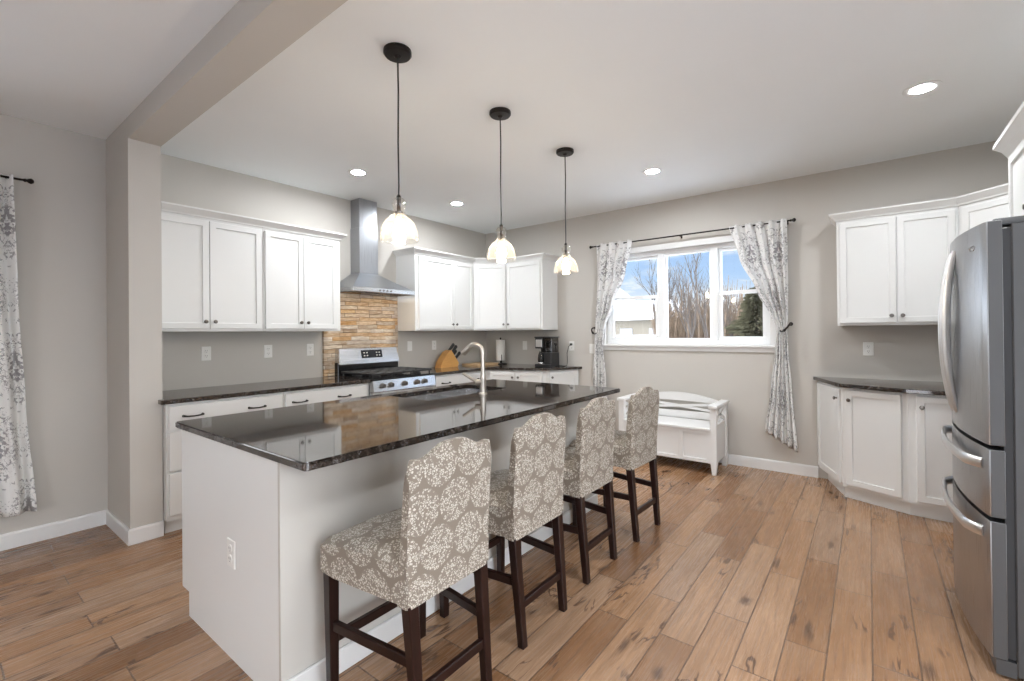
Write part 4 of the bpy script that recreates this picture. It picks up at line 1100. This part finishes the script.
curtain('curtain', [(2.358, -0.15, 0.375, 0.104), (1.6, -0.13, 0.395, 0.08), (0.9, -0.11, 0.43, 0.08), (0.24, -0.08, 0.475, 0.085)],
        'x', W1, 'long white and grey damask curtain at the left edge in the next room', 4, None, amp=0.03, cloth_w=0.9, hem=lambda s: 0.02-0.04*s)
def rod(label, a, b, wall, brs):
    t = thing('curtain_rod', label, 'curtain rod', a); a = Vector(a); b = Vector(b); d = (b-a).normalized()
    bm = B(); tube(bm, [a, b], 0.0075, 10); build('pole', bm, M_BLACKMETAL, t, smooth=True)
    for p, s in ((a, -1), (b, 1)):
        bm = B(); q = p+d*s*0.0
        tube(bm, [q, q+d*s*0.01, q+d*s*0.016, q+d*s*0.024, q+d*s*0.036, q+d*s*0.046, q+d*s*0.05], [0.008, 0.012, 0.008, 0.014, 0.019, 0.012, 0.002], 12); build('finial', bm, M_BLACKMETAL, t, smooth=True)
    for f in brs:
        p = a+(b-a)*f; w = Vector(p); 
        if wall[0] == 'y': w.y = wall[1]
        else: w.x = wall[1]
        bm = B(); tube(bm, [w, p+(p-w).normalized()*0.008], 0.006, 8); tube(bm, [w+Vector((0, 0, 0.02)), w-Vector((0, 0, 0.02))], 0.009, 8); build('bracket', bm, M_BLACKMETAL, t, smooth=True)
rod('thin black curtain rod over the bench window', (-2.575, W2-0.085, 2.345), (-0.565, W2-0.085, 2.345), ('y', W2), (0.015, 0.5, 0.985))
rod('black curtain rod at the left edge in the next room', (W1+0.085, -1.9, 2.34), (W1+0.085, 0.42, 2.34), ('x', W1), (0.03, 0.97))
def tieback(label, x, z, s):
    bm = B(); y = W2
    lathe(bm, [(0.018, 0), (0.016, 0.006), (0.007, 0.010), (0.006, 0.03)], (x, y, z), '-Y', 14)
    tube(bm, bez((x, y-0.02, z), (x, y-0.10, z+0.01), (x+0.005*s, y-0.135, z-0.03), (x+0.045*s, y-0.14, z-0.065), 10), [0.008]*8+[0.009, 0.012, 0.013], 10)
    tube(bm, bez((x+0.045*s, y-0.14, z-0.065), (x+0.06*s, y-0.138, z-0.075), (x+0.07*s, y-0.13, z-0.07), (x+0.072*s, y-0.115, z-0.06), 6), 0.007, 8)
    tag(build('curtain_holdback', bm, M_BLACKMETAL, smooth=True), label, 'holdback', 'black curtain holdbacks')
tieback('black metal holdback around the left bench window curtain', -2.60, 1.385, 1)
tieback('black metal holdback around the right bench window curtain', -0.575, 1.395, -1)

# ------------------------------------------------------------------ fridge
fr_ = thing('fridge', 'stainless steel french door fridge beside the angled white cabinets', 'fridge', (0.75, 2.985, 0))
fy0, fy1 = 2.53, 3.44; fm = (fy0+fy1)/2; hb = (fy1-fy0)/2; BUL = 0.045
def fx_(y): return 0.362-BUL*(1-((y-fm)/hb)**2)
def front(ya, yb, za, zb, k=14):
    b = B(); ys = [ya+(yb-ya)*i/k for i in range(k+1)]
    poly = [(fx_(y), y) for y in ys]+[(0.405, yb), (0.405, ya)]
    prism(b, poly, za, zb, 0.004, 2); return b
M_EDGE = mat('grey_door_edge', (0.075, 0.075, 0.077), 0.5, 0.0)
M_SIDE = mat('dark_grey_fridge_side', (0.07, 0.07, 0.072), 0.5, 0.0)
build('body', box(B(), (0.43, fy0+0.005, 0.02), (1.13, fy1-0.005, 1.735), 0.004), M_SIDE, fr_)
build('gasket', box(B(), (0.404, fy0+0.012, 0.08), (0.431, fy1-0.012, 1.72)), M_RUBBER, fr_)
d1 = build('door', front(fy0, fm-0.003, 0.888, 1.752), M_STEEL, fr_, smooth=True, angle=30)
d2 = build('door', front(fm+0.003, fy1, 0.888, 1.752), M_STEEL, fr_, smooth=True, angle=30)
w1 = build('drawer', front(fy0, fy1, 0.612, 0.872, 24), M_STEEL, fr_, smooth=True, angle=30)
w2 = build('drawer', front(fy0, fy1, 0.075, 0.596, 24), M_STEEL, fr_, smooth=True, angle=30)
for p_, za, zb in ((d1, 0.890, 1.750), (w1, 0.614, 0.870), (w2, 0.077, 0.594)):
    build('edge_trim', box(B(), (0.366, fy0-0.002, za), (0.404, fy0+0.003, zb), 0.001), M_EDGE, p_)
bm = B(); prism(bm, [(0.375, fy0+0.01), (0.375, fy1-0.01), (0.43, fy1-0.01), (0.43, fy0+0.01)], 0.012, 0.07); build('toe_grille', bm, M_SIDE, fr_)
for yy in (fy0+0.03, fy1-0.09):
    bm = B(); box(bm, (0.385, yy, 1.735), (0.52, yy+0.07, 1.765), 0.008, 2); build('hinge_cover', bm, M_SIDE, fr_, smooth=True)
def dhandle(d, ysign, y_end):
    bm = B(); pts = []
    for k in range(19):
        t = -1+2*k/18; e = 1-t*t
        y = y_end; x = fx_(y)+0.002-0.037*e**0.8
        pts.append((x, y, 1.325+t*0.37))
    tube(bm, pts, [0.012+0.006*(1-abs(-1+2*k/18)**2) for k in range(19)], 12, flat=1.2, up=(1, 0, 0)); build('handle', bm, M_HANDLE, d, smooth=True)
dhandle(d1, -1, fm-0.045); dhandle(d2, 1, fm+0.045)
def whandle(d, z):
    bm = B(); pts = []
    ya, yb = fy0+0.06, fy1-0.06
    for k in range(25):
        t = k/24; y = ya+(yb-ya)*t; e = min(1, min(t, 1-t)*12)
        pts.append((fx_(y)+0.002-0.034*e**0.6, y, z))
    tube(bm, pts, 0.010, 12, flat=2.2, up=(1, 0, 0)); build('handle', bm, M_HANDLE, d, smooth=True)
whandle(w1, 0.805); whandle(w2, 0.535)
# maker's badge: small oval ring with a stroke
bm = B(); by_ = 2.66; bz_ = 1.665; bx_ = fx_(by_)-0.001
pts = [(fx_(by_+0.028*math.cos(a))-0.0015, by_+0.028*math.cos(a), bz_+0.009*math.sin(a)) for a in [2*PI*k/20 for k in range(21)]]
tube(bm, pts, 0.002, 6); tube(bm, [(fx_(by_-0.03)-0.002, by_-0.03, bz_-0.006), (bx_-0.002, by_, bz_+0.001), (fx_(by_+0.03)-0.002, by_+0.03, bz_+0.006)], 0.003, 6)
build('badge', bm, M_CHROME, d1, smooth=True)

# ------------------------------------------------------------------ outdoors
GZ = -0.6
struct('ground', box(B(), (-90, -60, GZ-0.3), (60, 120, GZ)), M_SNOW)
hs = thing('house', 'neighbour house with a snow covered roof seen through the window', 'house', (-18.0, 42, GZ))
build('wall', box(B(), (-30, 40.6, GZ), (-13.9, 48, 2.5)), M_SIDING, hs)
bm = quadbox(B(), [(-31, 39.9, 2.5), (-13.4, 39.9, 2.5), (-13.4, 48.5, 2.5), (-31, 48.5, 2.5)], [(-31, 44.0, 4.35), (-14.9, 44.0, 4.35), (-14.9, 44.6, 4.35), (-31, 44.6, 4.35)])
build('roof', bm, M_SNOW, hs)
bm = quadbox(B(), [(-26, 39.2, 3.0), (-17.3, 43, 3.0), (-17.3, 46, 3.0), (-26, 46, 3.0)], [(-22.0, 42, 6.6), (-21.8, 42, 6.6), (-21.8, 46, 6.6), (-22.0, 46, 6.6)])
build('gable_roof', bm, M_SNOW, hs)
build('gutter', box(B(), (-31, 39.8, 2.38), (-13.3, 39.95, 2.52)), M_VINYL, hs)
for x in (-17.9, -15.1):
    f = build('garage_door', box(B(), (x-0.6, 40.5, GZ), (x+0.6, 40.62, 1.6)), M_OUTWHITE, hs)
fc_ = thing('railing', 'white deck railing outside below the left window light', 'railing', (-8.2, 18, GZ))
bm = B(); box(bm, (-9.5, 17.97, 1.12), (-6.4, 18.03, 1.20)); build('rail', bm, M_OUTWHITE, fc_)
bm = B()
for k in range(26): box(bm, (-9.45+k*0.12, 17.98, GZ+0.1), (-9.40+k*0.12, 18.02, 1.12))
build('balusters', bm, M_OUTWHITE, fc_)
def tree(label, x, y, h, seed, spread=0.5, r0=0.11, depth=5, first=0.32):
    rnd = random.Random(seed); t = thing('bare_tree', label, 'tree', (x, y, GZ), 0, 'bare trees behind the house')
    tr_, br = B(), B()
    def grow(bm, p, d, ln, r, lv):
        pts = [p]; q = Vector(p); dd = Vector(d)
        for k in range(4):
            dd = (dd+Vector((rnd.uniform(-.13, .13), rnd.uniform(-.13, .13), rnd.uniform(-.02, .12)))).normalized(); q = q+dd*ln/4; pts.append(q.copy())
        tube(bm, pts, [r*(1-0.16*k) for k in range(5)], 5 if lv else 7, cap=False)
        if lv >= depth: return
        for k in range(rnd.choice((2, 3, 3))):
            i = rnd.choice((2, 3, 4)); a = rnd.uniform(0, 2*PI); s = rnd.uniform(0.35, 1.0)*spread*1.3
            nd = (dd+Vector((math.cos(a)*s, math.sin(a)*s, rnd.uniform(0, 0.25)))).normalized()
            grow(br, pts[i], nd, ln*rnd.uniform(0.55, 0.82), r*0.52, lv+1)
        grow(br, pts[-1], (dd+Vector((rnd.uniform(-.3, .3), 0, 0.2))).normalized(), ln*0.75, r*0.55, lv+1)
    grow(tr_, Vector((x, y, GZ)), (rnd.uniform(-.08, .08), 0, 1), h*first, r0, 0)
    build('trunk', tr_, M_BARK, t); build('branches', br, M_BARK, t)
tree('bare tree behind the left window light', -8.9, 24, 6.6, 11, 0.55, 0.09, 4)
tree('bare tree with forked trunk behind the centre window light', -6.75, 22, 7.0, 5, 0.5, 0.10, 4)
tree('slender bare tree leaning right behind the centre window light', -5.5, 20, 5.4, 23, 0.45, 0.07, 4)
tree('thin bare tree at the left of the right window light', -4.75, 23.6, 4.4, 31, 0.4, 0.06, 4)
tree('thin bare tree by the left mullion', -7.4, 24.8, 5.7, 44, 0.5, 0.07, 4)
# thicket: uncountable brush
rnd = random.Random(3); bm = B()
for k in range(4200):
    x = rnd.uniform(-15.5, -4); y = rnd.uniform(26, 34)*1.0; 
    if x < -10.4*y/28: continue
    h = rnd.triangular(1.6, 4.6, 2.4); l = rnd.uniform(-0.5, 0.5)
    tube(bm, [(x, y, GZ), (x+l*0.3, y, GZ+h*0.5), (x+l+rnd.uniform(-.2, .2), y, GZ+h+rnd.uniform(-.3, .5))], [0.03, 0.022, 0.008], 3, cap=False)
for k in range(90):
    y = rnd.uniform(25, 33); x = rnd.uniform(-10.2, -4.0)*y/28; h = rnd.uniform(2.6, 5.2); l = rnd.uniform(-0.5, 0.5)
    tube(bm, [(x, y, GZ), (x+l*0.3, y, GZ+h*0.5), (x+l, y, GZ+h)], [0.06, 0.045, 0.01], 4, cap=False)
tag(build('brush_thicket', bm, M_BRUSH, fix=False), 'brown winter brush thicket beyond the window', 'brush', kind='stuff')
def evergreen(label, x, y, h, rad, seed):
    rnd = random.Random(seed); t = thing('evergreen_tree', label, 'tree', (x, y, GZ), 0)
    bm = B(); tube(bm, [(x, y, GZ), (x, y, GZ+h*0.95)], [0.14, 0.03], 7); build('trunk', bm, M_BARK, t)
    bm = B()
    for k in range(2600):
        f = rnd.random()**0.8; z = GZ+h*(0.06+0.94*f); a = rnd.uniform(0, 2*PI); R = rad*(1-f)**0.8*rnd.uniform(0.25, 1.05)*(0.8+0.35*math.sin(3*a+z*2.3)+0.25*math.sin(z*5.1))
        c = Vector((x+R*math.cos(a), y+R*math.sin(a), z)); d = Vector((math.cos(a), math.sin(a), rnd.uniform(-.5, .15)))*rnd.uniform(0.18, 0.4)
        s = Vector((-math.sin(a), math.cos(a), rnd.uniform(-.4, .4)))*rnd.uniform(0.04, 0.10)
        v = [bm.verts.new(c-s), bm.verts.new(c+s), bm.verts.new(c+d)]; bm.faces.new(v)
        u = Vector((0, 0, 0.08)); v = [bm.verts.new(c-u), bm.verts.new(c+u), bm.verts.new(c+d)]; bm.faces.new(v)
    build('needles', bm, M_EVERGREEN, t, fix=False)
evergreen('dark evergreen behind the right window light', -4.0, 23, 3.8, 1.35, 1)
